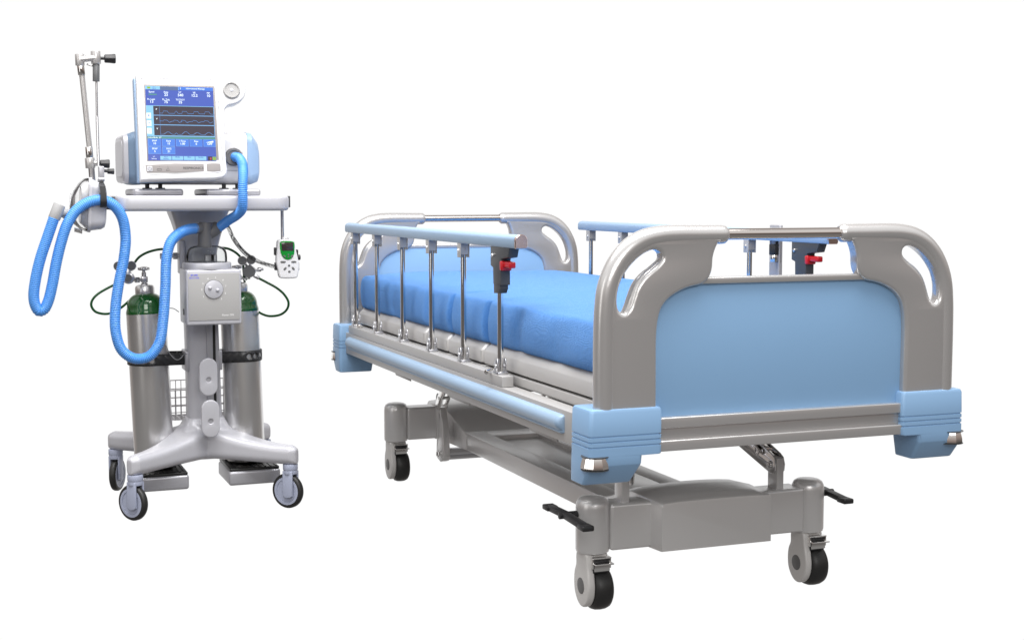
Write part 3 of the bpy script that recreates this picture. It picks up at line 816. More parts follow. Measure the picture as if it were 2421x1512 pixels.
for side in (-1, 1):
    b0, t0 = cyl_axis(side); c = b0.lerp(t0, (.55 - b0.z) / (t0.z - b0.z)); rr = .0745
    path = [Vector((side * .055, .215, -.004))]
    for i in range(25):
        a = (-100 + 250 * i / 24) if side > 0 else (-80 - 250 * i / 24)
        a = R(a); path.append(Vector((c.x + rr * math.cos(a), c.y + rr * math.sin(a), 0)))
    path.append(Vector((side * .055, .275, 0)))
    P = smooth_path(path, 4)
    bm = band(P, .529, .566, 17)
    st = part(cart, 'cylinder_strap', bm, M['black'], smooth=60)
    md = st.modifiers.new('thickness', 'SOLIDIFY'); md.thickness = .003; md.offset = 1
    # cells' corner wedges are closed by thin rims
    bm = B()
    for z in (.5285, .5665):
        tube(bm, [p + Vector((0, 0, z)) for p in P], .0022, 6)
    part(cart, 'strap_edge', bm, M['black'], st)
    bm = B(); span(bm, (side * .052, .19, .50), (side * .068, .29, .575), .004)
    part(cart, 'strap_mount', bm, M['cartd'], st)
# cylinder seats under the legs
for x0, x1, yy in ((-.245, -.075, .10), (.070, .262, .10)):
    bm = B(); span(bm, (x0, yy, .078), (x1, .34, .132), .010, 4)
    se = part(cart, 'cylinder_seat', bm, M['cartd'], smooth=45)
    bm = B(); span(bm, (x0 + .004, yy + .004, .131), (x1 - .004, .336, .142), .004)
    for i in range(9):
        x = x0 + .014 + (x1 - x0 - .028) * i / 8; span(bm, (x - .003, yy + .01, .141), (x + .003, .33, .1445), .0)
    part(cart, 'seat_grid', bm, M['hatch'], se)
    bm = B()
    for q in ((x0 + .03, .30), (x1 - .03, .30), ((x0 + x1) / 2, .30)): cyl(bm, (q[0], q[1], .135), (q[0], q[1], .19), .012, 12)
    part(cart, 'seat_strut', bm, M['cartd'], se)
    bm = B()
    for k in range(3):
        P = [Vector((x1 - .01, .30 + .01 * k, .145 + .018 * math.sin(a))) + Vector((.024 * math.sin(a / 2) ** 2, 0, 0)) for a in [PI * i / 10 for i in range(11)]]
        tube(bm, P, .002, 6)
    part(cart, 'seat_wire', bm, M['zinc'], se)
# small side fitting of the column where the green hose plugs in
bm = B()
p = V(440, 600, .17)
cyl(bm, (-.118, .20, p.z - .008), (-.060, .20, p.z - .008), .0075, 12); cyl(bm, (-.103, .20, p.z - .008), (-.087, .20, p.z - .008), .014, 6, .001)
cyl(bm, (-.150, .20, p.z - .008), (-.128, .20, p.z - .008), .012, 6, .001); cyl(bm, (-.13, .20, p.z - .008), (-.11, .20, p.z - .008), .009, 12, .001)
part(cart, 'gas_fitting', bm, M['zinc'])
bm = B(); span(bm, (-.083, .17, .86), (-.064, .24, .985), .006); part(cart, 'side_cover', bm, M['cart'])

# wire basket behind the column
def basket():
    bm = B(); x0, x1, y0, y1, z0, z1 = -.17, .115, .33, .46, .30, .435
    def wire(a, b_, r=.0016): tube(bm, [a, b_], r, 6)
    nx = 14; nz = 5; ny = 6
    for i in range(nx + 1):
        x = x0 + (x1 - x0) * i / nx
        wire((x, y0, z0), (x, y0, z1 - .022)); wire((x, y1, z0), (x, y1, z1)); wire((x, y0, z0), (x, y1, z0))
    for k in range(nz):
        z = z0 + (z1 - .022 - z0) * k / (nz - 1)
        wire((x0, y0, z), (x1, y0, z), .002 if k == nz - 1 else .0016)
        z = z0 + (z1 - z0) * k / (nz - 1)
        wire((x0, y1, z), (x1, y1, z), .002); wire((x0, y0, z), (x0, y1, z)); wire((x1, y0, z), (x1, y1, z))
    for k in range(ny + 1):
        y = y0 + (y1 - y0) * k / ny; wire((x0, y, z0), (x1, y, z0)); wire((x0, y, z0), (x0, y, z1 - .01)); wire((x1, y, z0), (x1, y, z1 - .01))
    for a, b_ in (((-.02, .29, .40), (-.02, .33, .40)), ((.03, .29, .40), (.03, .33, .40)), ((-.02, .28, .31), (-.02, .33, .31))): wire(a, b_, .003)
    return bm
solo('wire_basket', basket(), M['zinc'], 'silver wire basket hooked behind the cart column between the gas cylinders', 'basket', (-.03, .40, .30), VEN0)

# ================================================================== GAS CYLINDERS
def gas_cylinder(side, label):
    b0, t0 = cyl_axis(side); ax = (t0 - b0).normalized()
    t = thing('gas_cylinder', label, 'gas cylinder', b0 - ax * .0, VEN0, 'gas cylinders strapped to the cart column')
    r = .0720; H = (t0 - b0).length
    e = b0 + ax
    bm = B(); lathe(bm, [(0, -.022), (r - .012, -.022), (r - .003, -.015), (r, 0), (r, .549)], b0, e, 64)
    part(t, 'steel_body', bm, M['steel'], smooth=40)
    bm = B()
    pr = [(r + .0006, .5485), (r + .0006, .556), (r - .0008, .562)]
    for i in range(1, 13):
        a = PI / 2 * i / 12 * .97; pr.append(((r - .004) * math.cos(a) ** .85 + .012 * (i / 12), .562 + .064 * math.sin(a)))
    lathe(bm, pr, b0, e, 64)
    sh = part(t, 'green_shoulder', bm, M['green'], smooth=60)
    bm = B(); lathe(bm, [(.022, .616), (.034, .616), (.0355, .621), (.0352, .644), (.032, .652), (.024, .656), (.012, .657), (0, .657)], b0, e, 32)
    part(t, 'neck_collar', bm, M['steel'])
    bm = B(); lathe(bm, [(.010, .638), (.010, .655), (.013, .656), (.013, .660), (.0085, .662), (.0085, .700), (.006, .702), (.006, .712)], b0, e, 20)
    cen = b0 + ax * .674; sx = -1 if side < 0 else 1
    span(bm, cen - Vector((.012, .010, .010)), cen + Vector((.012, .010, .012)), .002)
    cyl(bm, cen, cen + Vector((sx * .045, -.01, 0)), .006, 12); cyl(bm, cen + Vector((sx * .018, -.004, 0)), cen + Vector((sx * .034, -.007, 0)), .0115, 6, .001)
    va = part(t, 'valve', bm, M['zinc'])
    bm = B(); pr = [(0, .708), (.016, .708), (.0185, .711), (.0185, .717), (.016, .720), (.006, .722), (0, .7225)]
    lathe(bm, pr, b0, e, 24)
    for k in range(6):
        a = 2 * PI * k / 6; q = b0 + ax * .7145 + Vector((.0165 * math.cos(a), .0165 * math.sin(a), 0)); cyl(bm, q - ax * .005, q + ax * .005, .0048, 10, .001)
    part(t, 'hand_wheel', bm, M['zinc'], va)
    # regulator
    if side < 0: rc = V(304, 657, .20); g = [V(280, 629, .19), V(311, 628, .19)]
    else: rc = V(590, 641, .17); g = [V(573, 616, .16), V(594, 614, .16)]
    rc = rc + Vector((0, 0, 0))
    bm = B()
    fr = Vector((-.22, -1, 0)).normalized() if side < 0 else Vector((-.30, -1, 0)).normalized()
    R0 = .0215 if side < 0 else .0230
    lathe(bm, [(0, -.026), (R0 * .6, -.026), (R0 * .7, -.012), (R0, -.010), (R0, .004), (R0 * .86, .0055), (R0 * .86, .012), (R0 * .72, .013), (R0 * .72, .017), (0, .017)], rc, rc + fr, 36)
    cyl(bm, cen + Vector((sx * .03, -.006, 0)), rc + Vector((0, .004, 0)), .0065, 12)
    for q in g: cyl(bm, rc + Vector((0, 0, .01)), q + Vector((0, .008, 0)), .0045, 10)
    rp = V(318, 668, .19) if side < 0 else V(608, 655, .17)
    pd = rp
    if side > 0:
        cyl(bm, rc, V(610, 656, .17), .0062, 12); cyl(bm, rc + Vector((.01, 0, 0)), V(622, 636, .18), .005, 10); cyl(bm, V(609, 637, .18), V(617, 637, .18), .0085, 12, .001)
        cyl(bm, V(601, 651, .17), V(612, 657, .17), .0085, 6, .001)
    else:
        cyl(bm, rc, V(288, 663, .2), .006, 12)
    rg = part(t, 'regulator', bm, M['zinc'], smooth=35)
    bm = B(); lathe(bm, [(0, .0172), (R0 * .62, .0172), (R0 * .62, .0185), (0, .0185)] if side < 0 else [(0, .0172), (R0 * .7, .0172), (R0 * .98, .0172), (R0 * .98, .0205), (0, .0205)], rc, rc + fr, 32)
    part(t, 'regulator_face', bm, M['gauge'], rg)
    for q in g:
        bm = B(); rg_ = .0172
        lathe(bm, [(0, -.012), (rg_ * .9, -.012), (rg_, -.010), (rg_, .004), (rg_ * .96, .0055), (rg_ * .9, .0055), (rg_ * .9, .004), (0, .004)], q, q + fr, 32)
        ga = part(t, 'gauge', bm, M['zinc'], smooth=35)
        bm = B(); cyl(bm, q + fr * .0042, q + fr * .0052, rg_ * .88, 28); part(t, 'gauge_face', bm, M['gauge'], rg if False else rg)
    return t
gas_cylinder(-1, 'steel gas cylinder with green shoulder and hand wheel at the left of the cart column')
gas_cylinder(1, 'steel gas cylinder with green shoulder, right of the cart column beside the control box')

# green hoses
def vhose(pts, r, n=12, sm=10):
    bm = B(); tube(bm, [V(*p) for p in []] or smooth_path([V(*p) for p in pts], sm), r, n); return bm
solo('oxygen_hose', vhose([(410, 590, .195), (380, 589, .2), (350, 596, .21), (330, 607, .22), (318, 622, .24), (310, 640, .24)], .0045), M['ghose'], 'short dark green hose arching from the column fitting down to the left pair of gauges', 'gas hose', (-.2, .2, .95), VEN0, 'green gas hoses')
solo('oxygen_hose', vhose([(290, 664, .2), (262, 677, .19), (230, 696, .18), (218, 710, .18), (216, 722, .18), (224, 735, .18), (240, 741, .19), (258, 741, .2), (285, 728, .25), (312, 705, .30), (330, 690, .33)], .0045), M['ghose'], 'dark green hose looping out to the left behind the long blue hose', 'gas hose', (-.3, .2, .75), VEN0, 'green gas hoses')
solo('oxygen_hose', vhose([(520, 585, .25), (540, 588, .25), (556, 596, .24), (568, 607, .22), (574, 618, .20), (576, 640, .22), (579, 672, .30), (581, 700, .33)], .0045), M['ghose'], 'dark green hose passing from behind the clear jar down behind the right pair of gauges', 'gas hose', (.1, .25, .9), VEN0, 'green gas hoses')
solo('oxygen_hose', vhose([(611, 657, .17), (630, 667, .16), (655, 681, .15), (672, 696, .15), (682, 714, .15), (679, 730, .16), (664, 743, .18), (640, 747, .2), (620, 742, .24), (600, 728, .30), (585, 715, .34)], .0045), M['ghose'], 'dark green hose looping out to the right below the handheld unit', 'gas hose', (.25, .17, .75), VEN0, 'green gas hoses')

# ================================================================== HUMIDIFIER
hum = thing('humidifier', 'square grey humidifier with a round dial and a clear jar on top', 'humidifier', (.01, .10, .69), VEN0)
a = V(438, 641, .0); HX0, HX1, HZ0, HZ1 = -.085, .108, .688, .884
bm = B(); span(bm, (-.088, -.005, .687), (.107, .155, .884), .007, 4)
span(bm, (-.03, .15, .75), (.04, .19, .86), .004)
hb = part(hum, 'control_box', bm, M['cart'], smooth=45)
bm = B(); span(bm, (-.0815, -.0068, .7035), (.1005, -.004, .8715), .0012)
fp = part(hum, 'front_panel', bm, M['face'], hb)
YF = -.0068
fm = Matrix(((1, 0, 0, 0), (0, 0, -1, 0), (0, 1, 0, 0), (0, 0, 0, 1)))
def fcrop(x, y):  # front panel coordinates: measured fraction of the panel
    return (-.0815 + (x - 262) / (770 - 262) * .182, .8715 - (y - 872) / (1336 - 872) * .168)
bm = B(); c = fcrop(513, 1030)
cyl(bm, (c[0], YF, c[1]), (c[0], YF - .004, c[1]), .0325, 48, .001)
for q in (474, 1015), (550, 1038):
    d = fcrop(*q); lathe(bm, [(0.0068, 0), (.0062, .003), (.0045, .005), (.002, .006), (0, .0062)], (d[0], YF - .0038, d[1]), (d[0], YF - 1, d[1]), 20)
dl = part(hum, 'dial', bm, M['cart'], hb)
bm = B(); cyl(bm, (c[0], YF + .001, c[1]), (c[0], YF - .0006, c[1]), .0338, 48); part(hum, 'dial_seam', bm, M['ink'], hb)
bm = B()
for s_, x, y in (('1', 411, 1100), ('2', 396, 1031), ('3', 407, 972), ('4', 457, 925), ('5', 532, 917), ('6', 606, 941), ('7', 632, 1001), ('8', 627, 1073), ('9', 587, 1128)):
    q = fcrop(x, y); text(bm, s_, .0095, TR(q[0], YF - .0002, q[1]) @ fm)
q = fcrop(650, 1287); text(bm, 'Power ON', .0092, TR(q[0], YF - .0002, q[1]) @ fm)
part(hum, 'white_lettering', bm, M['inkw'], hb)
bm = B(); q = fcrop(323, 888); text(bm, 'SP-230', .0090, TR(q[0], YF - .0002, q[1]) @ fm, bold=.0002)
q = fcrop(324, 915); text(bm, '0013-456', .0092, TR(q[0], YF - .0002, q[1]) @ fm)
part(hum, 'blue_lettering', bm, M['inkb'], hb)
bm = B(); lathe(bm, [(0, .882), (.081, .882), (.0855, .884), (.0865, .888), (.0865, .903), (.085, .906), (.081, .9075), (.074, .9078), (0, .9078)], (.0, .080, 0), n=64)
part(hum, 'jar_collar', bm, M['cart'], smooth=40)
bm = B(); r = .072
pr = [(r, .9078), (r, .93), (r - .001, .940), (r - .005, .952), (r - .014, .961), (r - .026, .9655), (r - .04, .967), (.012, .968), (0, .968)]
lathe(bm, pr, (.0, .080, 0), n=64); pr2 = [(p[0] - .0025 if p[0] > .003 else 0, p[1] - (.002 if p[1] > .91 else 0)) for p in pr]
lathe(bm, pr2, (.0, .080, 0), n=64)
part(hum, 'clear_jar', bm, M['glass'], smooth=60)
bm = B(); cyl(bm, (-.012, .0 + .05, .968 - .006), (-.006, .05, 1.0515), .0245, 32, .002)
lathe(bm, [(.014, -.03), (.0185, -.028), (.0185, .022), (.0165, .024), (.0165, .036)], V(472, 539, .04), V(462, 540.5, .03), 28)
p0 = V(488, 556, .05); p1 = V(524, 530, .07)
lathe(bm, [(.016, 0), (.0225, .012), (.0245, .035), (.024, .052), (.021, .056), (.018, .056)], p0, p1, 28)
part(hum, 'y_connector', bm, M['smoke'], smooth=45)
bm = B(); q = V(423, 737, .06); box(bm, (-.0885, .06, q.z), (.004, .014, .022), .001)
part(hum, 'cable_socket', bm, M['dark'], hb)

# ================================================================== BREATHING HOSES
def corrugated(pts, r, amp=.0010, pitch=.0062, n=18):
    P = resample(smooth_path([V(*p) for p in pts], 14), pitch / 4)
    L = [0.0]
    for a_, b_ in zip(P, P[1:]): L.append(L[-1] + (b_ - a_).length)
    rr = [r - amp + amp * (1 + math.cos(2 * PI * s / pitch)) * .5 * 2 - amp * .5 for s in L]
    bm = B(); tube(bm, P, rr, n); return bm
LONG = [(463, 540, .03), (447, 542, .015), (425, 551, -.01), (404, 572, -.03), (394, 610, -.035), (391, 680, -.035), (386, 755, -.035), (376, 812, -.035), (352, 842, -.035), (318, 847, -.035), (289, 828, -.035), (274, 785, -.035), (273, 730, -.03), (281, 670, -.03), (293, 610, -.03), (297, 560, -.03), (288, 512, -.04), (266, 483, -.05), (240, 473, -.055), (212, 477, -.06), (182, 496, -.065), (160, 528, -.07), (145, 572, -.07), (133, 622, -.07), (124, 672, -.07), (114, 712, -.07), (104, 731, -.07), (93, 735, -.07), (84, 722, -.07), (80, 700, -.07), (84, 662, -.07), (96, 610, -.07), (112, 562, -.07), (128, 515, -.07)]
lh = solo('breathing_hose', corrugated(LONG, .0185), M['hose'], 'long light blue corrugated hose hanging in two loops at the left of the cart', 'breathing hose', (-.3, -.03, .68), VEN0, 'light blue corrugated hoses', smooth=60)
SHORT = [(556, 371, .0), (566, 374, -.022), (572, 388, -.035), (574, 410, -.04), (574, 440, -.035), (574, 470, -.01), (572, 490, .03), (560, 504, .055), (540, 520, .062), (518, 538, .062)]
SHORT = [(555, 371, .048), (565, 374, .02), (573, 388, -.025), (575, 413, -.065), (574, 445, -.080), (574, 475, -.080), (572, 494, -.066), (560, 508, -.03), (540, 521, .02), (516, 539, .058)]
solo('breathing_hose', corrugated(SHORT, .0172), M['hose'], 'short light blue corrugated hose from the ventilator outlet to the grey connector', 'breathing hose', (.1, 0, 1.1), VEN0, 'light blue corrugated hoses', smooth=60)

# ================================================================== VENTILATOR
ven = thing('ventilator', 'white and pale blue ventilator with a tilted lit touch screen standing on the cart tray', 'ventilator', (-.04, .15, 1.17), VEN0)
BY = .045
# body: sections along x (x, y half, z low, z high, corner)
def body_ring(x, y0, y1, z0, z1, r): 
    return [(x, p[0], p[1]) for p in rrect((y1 - y0) / 2, (z1 - z0) / 2, r, 8, (y0 + y1) / 2 + BY, (z0 + z1) / 2)]
bm = B(); loft(bm, [body_ring(x, .012, .30, 1.186, zt, .035) for x, zt in ((-.2285, 1.372), (.148, 1.372))])
body = part(ven, 'body', bm, M['white'], smooth=50)
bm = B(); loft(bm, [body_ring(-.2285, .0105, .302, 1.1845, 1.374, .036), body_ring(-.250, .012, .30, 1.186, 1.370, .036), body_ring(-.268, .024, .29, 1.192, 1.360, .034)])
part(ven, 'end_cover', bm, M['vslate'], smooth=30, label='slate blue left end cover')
bm = B()
loft(bm, [body_ring(-.268, .022, .292, 1.190, 1.362, .034), body_ring(-.282, .026, .288, 1.194, 1.358, .032), body_ring(-.286, .032, .282, 1.200, 1.352, .030)])
part(ven, 'end_frame', bm, M['cart'], smooth=30)
bm = B(); loft(bm, [body_ring(-.2855, .045, .27, 1.214, 1.340, .02), body_ring(-.2880, .046, .269, 1.215, 1.339, .02)])
part(ven, 'side_panel', bm, M['cart'], smooth=30)
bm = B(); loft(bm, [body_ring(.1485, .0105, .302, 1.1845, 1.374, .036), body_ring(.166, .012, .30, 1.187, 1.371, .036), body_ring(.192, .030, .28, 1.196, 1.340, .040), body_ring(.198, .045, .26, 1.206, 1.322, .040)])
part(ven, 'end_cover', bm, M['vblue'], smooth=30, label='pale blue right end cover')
for x in (-.205, -.160, .065, .113):
    bm = B(); cyl(bm, (x, .075, 1.1695), (x, .075, 1.174), .017, 20, .001); cyl(bm, (x, .075, 1.173), (x, .075, 1.188), .0075, 14)
    part(ven, 'foot', bm, M['black'])
# outlet plate and port
bm = B(); outline(bm, [rrect(.034, .036, .007, 5, .096, 1.272)], .0016, .0004, TR(0, .0108 + BY, 0) @ XZ, 1)
pl = part(ven, 'port_plate', bm, M['line'], body)
bm = B(); outline(bm, [rrect(.0332, .0352, .0065, 5, .096, 1.272)], .0018, .0004, TR(0, .0103 + BY, 0) @ XZ, 1)
part(ven, 'port_inlay', bm, M['white'], body)
bm = B()
for pts in ([(.070, 1.290), (.072, 1.297), (.078, 1.299), (.082, 1.294), (.080, 1.287), (.086, 1.283), (.088, 1.279)], [(.108, 1.289), (.110, 1.296), (.117, 1.298), (.121, 1.293), (.119, 1.284)]):
    tube(bm, smooth_path([(x, .0092 + BY, z) for x, z in pts], 4), .0006, 5)
part(ven, 'face_symbols', bm, M['ink'], body)
bm = B(); q = V(553, 371, .045)
lathe(bm, [(0, .0), (.0305, 0), (.0320, .003), (.0320, .013), (.0295, .016), (.0235, .0165), (.0215, .014), (.020, .014), (0, .014)], (q.x, .0115 + BY, q.z), (q.x, -1, q.z), 40)
part(ven, 'outlet_port', bm, M['smoke'], smooth=35)

# monitor in its own tilted plane: origin = screen top left; right = +x, down = -z'
TILT = R(10)
S0 = V(343, 203, .016)
SW, SH = .2345, .2625
# plane basis (tilted back at the top)
ez = Vector((0, math.sin(TILT), math.cos(TILT))); ey = Vector((0, math.cos(TILT), -math.sin(TILT)))
PM = Matrix(((1, 0, 0, S0.x), (0, ey.y, ez.y, S0.y), (0, ey.z, ez.z, S0.z), (0, 0, 0, 1)))   # local (right, depth, up)
A1 = (740.0, 25.0); A2 = (60.0, 845.0); DET = A1[0] * A2[1] - A1[1] * A2[0]
def sp(x, y):
    dx, dy = x - 340, y - 210
    a_ = (dx * A2[1] - dy * A2[0]) / DET; b_ = (A1[0] * dy - A1[1] * dx) / DET
    return (a_ * SW, -b_ * SH)
PX = PM @ XZ
D0 = -.001
mo = [(243, 92), (243, 92), (700, 98), (1060, 108), (1200, 118), (1290, 122), (1370, 140), (1430, 190), (1447, 270), (1425, 355), (1350, 415), (1260, 440), (1222, 480), (1212, 540), (1222, 700), (1236, 900), (1252, 1100), (1262, 1200), (1240, 1252), (1180, 1275), (800, 1276), (324, 1276), (324, 1276), (283, 680)]
bm = B()
outline(bm, [sm2([sp(*q) for q in mo], 6)], .050, .007, PM @ TR(0, .0275, 0) @ XZ, 4)
mon = part(ven, 'monitor_housing', bm, M['white'], smooth=40)
# blue side shell behind the left edge
bm = B()
bo = [(195, 96), (300, 92), (400, 700), (400, 1270), (262, 1270), (222, 700)]
outline(bm, [[sp(*q) for q in [(238, 96), (700, 100), (1000, 110), (1180, 700), (1235, 1240), (1180, 1268), (322, 1270), (280, 690)]]], .044, .006, PM @ TR(-.004, .058, 0) @ XZ, 2)
part(ven, 'back_shell', bm, M['vblue'], mon)
# fine bezel seam
bm = B()
bz = [(290, 140), (300, 126), (700, 134), (1095, 147), (1115, 165), (1165, 700), (1212, 1185), (1195, 1208), (800, 1209), (385, 1206), (362, 1180), (322, 700)]
tube(bm, [PM @ Vector((p[0], .0024, p[1])) for p in (lambda L: L + [L[0]])(sm2([sp(*q) for q in bz], 4))], .0008, 6)
part(ven, 'bezel_seam', bm, M['line'], mon)
# screen recess and glass
bm = B(); outline(bm, [[sp(326, 192), sp(1098, 216), sp(1168, 1068), sp(388, 1064)]], .0016, .0003, PM @ TR(0, .0024, 0) @ XZ, 1)
part(ven, 'screen_surround', bm, M['bezel'], mon)
def srect(bm, x0, y0, x1, y1, lay, sk=True):
    # measured rectangle: sides follow the screen's own axes
    a_ = sp(x0, y0); c_ = sp(x1, y1); d = .0002 + .00025 * lay
    outline(bm, [[(a_[0], c_[1]), (c_[0], c_[1]), (c_[0], a_[1]), (a_[0], a_[1])]], d * 2, 0, PM @ TR(0, .0014, 0) @ XZ)
def frac(bm, fx0, fy0, fx1, fy1, lay):
    d = .0002 + .00025 * lay
    outline(bm, [[(fx0 * SW, -fy1 * SH), (fx1 * SW, -fy1 * SH), (fx1 * SW, -fy0 * SH), (fx0 * SW, -fy0 * SH)]], d * 2, 0, PM @ TR(0, .0014, 0) @ XZ)
bm = B(); frac(bm, 0, 0, 1, 1, 0); scr = part(ven, 'screen', bm, M['s_bg'], mon)
bm = B(); frac(bm, 0, .262, .995, .675, 1); frac(bm, 0, 0, .22, .045, 1)
for i in range(4): frac(bm, .176 + .171 * i, .940, .176 + .171 * i + .163, .992, 1)
part(ven, 'screen_pale_areas', bm, M['s_lt'], mon)
bm = B(); frac(bm, .215, 0, .48, .052, 1); part(ven, 'screen_grey_tab', bm, M['s_gy'], mon)
bm = B(); frac(bm, .49, .002, .995, .046, 1)
bt = [(.012, .715, .190, .805), (.216, .715, .395, .805), (.420, .715, .598, .805), (.622, .715, .800, .805), (.825, .715, .998, .805), (.012, .820, .190, .910), (.216, .820, .395, .910)]
for q in bt: frac(bm, *q, 2)
part(ven, 'screen_buttons', bm, M['s_bt'], mon)
bm = B()
for q in bt: frac(bm, q[0] - .004, q[1] - .004, q[2] + .002, q[3] + .003, 1)
for y in (.389, .5175): frac(bm, .10, y, .995, y + .006, 3)
frac(bm, .483, .002, .492, .05, 2)
part(ven, 'screen_button_edges', bm, M['s_hl'], mon)
bm = B(); frac(bm, .105, .268, .990, .389, 2); frac(bm, .105, .397, .990, .516, 2); frac(bm, .105, .526, .990, .664, 2); frac(bm, .875, .94, .94, .995, 2)
part(ven, 'screen_graph_areas', bm, M['s_dk'], mon)
bm = B(); frac(bm, 0, .680, .998, .706, 2); frac(bm, .045, .105, .165, .122, 2)
part(ven, 'screen_green_bar', bm, M['s_gr'], mon)
bm = B(); frac(bm, .03, .010, .075, .036, 2); frac(bm, .945, .945, .995, .99, 2); part(ven, 'screen_icons', bm, M['s_ye'], mon)
bm = B(); frac(bm, .905, .955, .928, .985, 3); part(ven, 'screen_red_icon', bm, M['s_rd'], mon)
bm = B()
for y in (.362, .463, .565): frac(bm, .002, y, .068, y + .078, 2)
part(ven, 'screen_side_keys', bm, M['s_wh'], mon)
def strace(bm, pts, r=.0006):
    tube(bm, [PM @ Vector((*[(q if i == 0 else 0) for i, q in enumerate(())], 0)) if False else PM @ Vector((x * SW, .0002, -y * SH)) for x, y in pts], r, 5)
bm = B()
b1 = [(.2, .365)]
for x in (.25, .425, .53, .70, .865):
    wd = .06 if x != .425 else .02
    b1 += [(x - .01, .365), (x, .335), (x + wd, .336), (x + wd + .012, .360), (x + wd + .03, .366)]
b1 += [(.98, .368)]; strace(bm, b1)
b2 = [(.19, .470)]
for x in (.25, .40, .51, .68, .85):
    b2 += [(x - .005, .470), (x, .455), (x + .05, .460), (x + .065, .474), (x + .08, .488), (x + .12, .472)]
strace(bm, b2)
b3 = [(.19, .650)]
for x, h in ((.24, .035), (.40, .02), (.50, .042), (.67, .03), (.84, .035)):
    w_ = .13 if h > .02 else .05; b3 += [(x, .65)] + [(x + w_ * i / 8, .65 - h * math.sin(PI * i / 8) ** 1.5) for i in range(1, 8)] + [(x + w_, .65)]
b3 += [(.98, .652)]; strace(bm, b3)
for y0_, y1_ in ((.272, .386), (.40, .512), (.53, .655)): strace(bm, [(.195, y0_), (.195, y1_)], .0004)
part(ven, 'screen_traces', bm, M['s_tr'], mon)
FM = PM @ Matrix(((1, 0, 0, 0), (0, 0, -1, 0), (0, 1, 0, 0), (0, 0, 0, 1)))
def stext(bm, s_, fx, fy, h, bold=0.0, d=-.0002, al='CENTER'):
    text(bm, s_, h, FM @ TR(fx * SW, -fy * SH, -d), .0002, al, bold)
bm = B()
for s_, x in (('Spont', .09), ('Rate', .30), ('VT', .505), ('VE', .715), ('PIP', .925)): stext(bm, s_, x, .080, .0084, .00012)
for s_, x in (('23', .30), ('540', .512), ('12.2', .717), ('10', .925)): stext(bm, s_, x, .117, .0130, .0002)
for s_, x in (('Pt. Leak', .08), ('Pt. Trig', .295), ('TI/TTOT', .505)): stext(bm, s_, x, .180, .0082, .00012)
for s_, x in (('13', .085), ('75', .295), ('35', .505)): stext(bm, s_, x, .214, .0130, .0002)
stext(bm, 'Informational Message', .735, .024, .0072, .0001); stext(bm, 'i', .515, .024, .011, .0002)
for s_, x, y in (('P', .15, .315), ('V', .15, .443), ('V', .15, .575)): stext(bm, s_, x, y, .008, .0002)
stext(bm, 'Active Mode:  S/T', .012, .693, .0062, .0001, al='LEFT')
for (x0, y0, x1, y1), a_, b_ in zip(bt, ('IPAP', 'Rate', 'I-Time', 'Rise', '', 'EPAP', 'FiO2'), ('10', '15', '1.00', '0', 'OFF', '5', '21')):
    stext(bm, a_, (x0 + x1) / 2, y0 + .024, .0084, .00012, -.0008); stext(bm, b_, (x0 + x1) / 2, y0 + .060, .0100, .0002, -.0008)
outline(bm, [[(.850 * SW, -.752 * SH), (.965 * SW, -.752 * SH), (.965 * SW, -.728 * SH)]], .0018, 0, PM @ TR(0, .0014, 0) @ XZ)
stext(bm, 'S/T', .085, .952, .0056); stext(bm, 'Settings', .085, .977, .0056)
part(ven, 'screen_lettering', bm, M['s_wh'], mon)
bm = B()
for s_, x in (('Alarm', .257), ('Modes', .428), ('Menu', .60), ('Standby', .77)): stext(bm, s_, x, .953, .0056, .0001, -.0005)
stext(bm, 'Settings', .257, .977, .0056, .0001, -.0005)
stext(bm, '?', .970, .967, .009, .0002, -.0008)
for y, s_ in ((.401, 'II'), (.502, '+'), (.604, '-')): stext(bm, s_, .035, y, .010, .0003, -.0008)
stext(bm, 'Alarm', .13, .014, .0045, .0, -.0005); stext(bm, 'Silence', .13, .033, .0045, .0, -.0005)
part(ven, 'screen_dark_lettering', bm, M['s_bg'], mon)
# lower inlays and knob
bm = B()
outline(bm, [sm2([sp(*q) for q in [(372, 1112), (372, 1106), (1000, 1110), (1002, 1114), (1006, 1190), (1003, 1194), (395, 1194), (388, 1190)]], 2)], .0012, .0003, PM @ TR(0, .0022, 0) @ XZ, 1)
outline(bm, [sm2([sp(*q) for q in [(1034, 1114), (1038, 1108), (1178, 1110), (1184, 1116), (1190, 1190), (1186, 1196), (1046, 1195), (1040, 1188)]], 2)], .0012, .0003, PM @ TR(0, .0022, 0) @ XZ, 1)
inl = part(ven, 'control_strip', bm, M['bezel'], mon)
bm = B(); q = sp(418, 1151); outline(bm, [rrect(.0095, .0095, .002, 3, *q)], .0022, .0005, PM @ TR(0, .0014, 0) @ XZ, 1); part(ven, 'power_button', bm, M['cart'], mon)
bm = B()
q = sp(418, 1151)
tube(bm, [PM @ Vector((q[0] + .0058 * math.sin(a), -.0001, q[1] + .0058 * math.cos(a))) for a in [R(40 + 280 * i / 14) for i in range(15)]], .0006, 5)
tube(bm, [PM @ Vector((q[0], -.0001, q[1] + z)) for z in (.001, .0075)], .0006, 5)
part(ven, 'power_symbol', bm, M['ink'], mon); bm = B()
q = sp(522, 1162); L = rrect(.0075, .003, .001, 2, *q); tube(bm, [PM @ Vector((x, .0012, z)) for x, z in L + [L[0]]], .0005, 5)
part(ven, 'battery_symbol', bm, M['ink'], mon); bm = B()
q = sp(614, 1160); L = [(q[0] - .006, q[1] - .0045), (q[0] + .006, q[1] - .0045), (q[0], q[1] + .0055)]; tube(bm, [PM @ Vector((x, .0012, z)) for x, z in L + [L[0]]], .0005, 5)
part(ven, 'alarm_symbol', bm, M['ink'], mon)
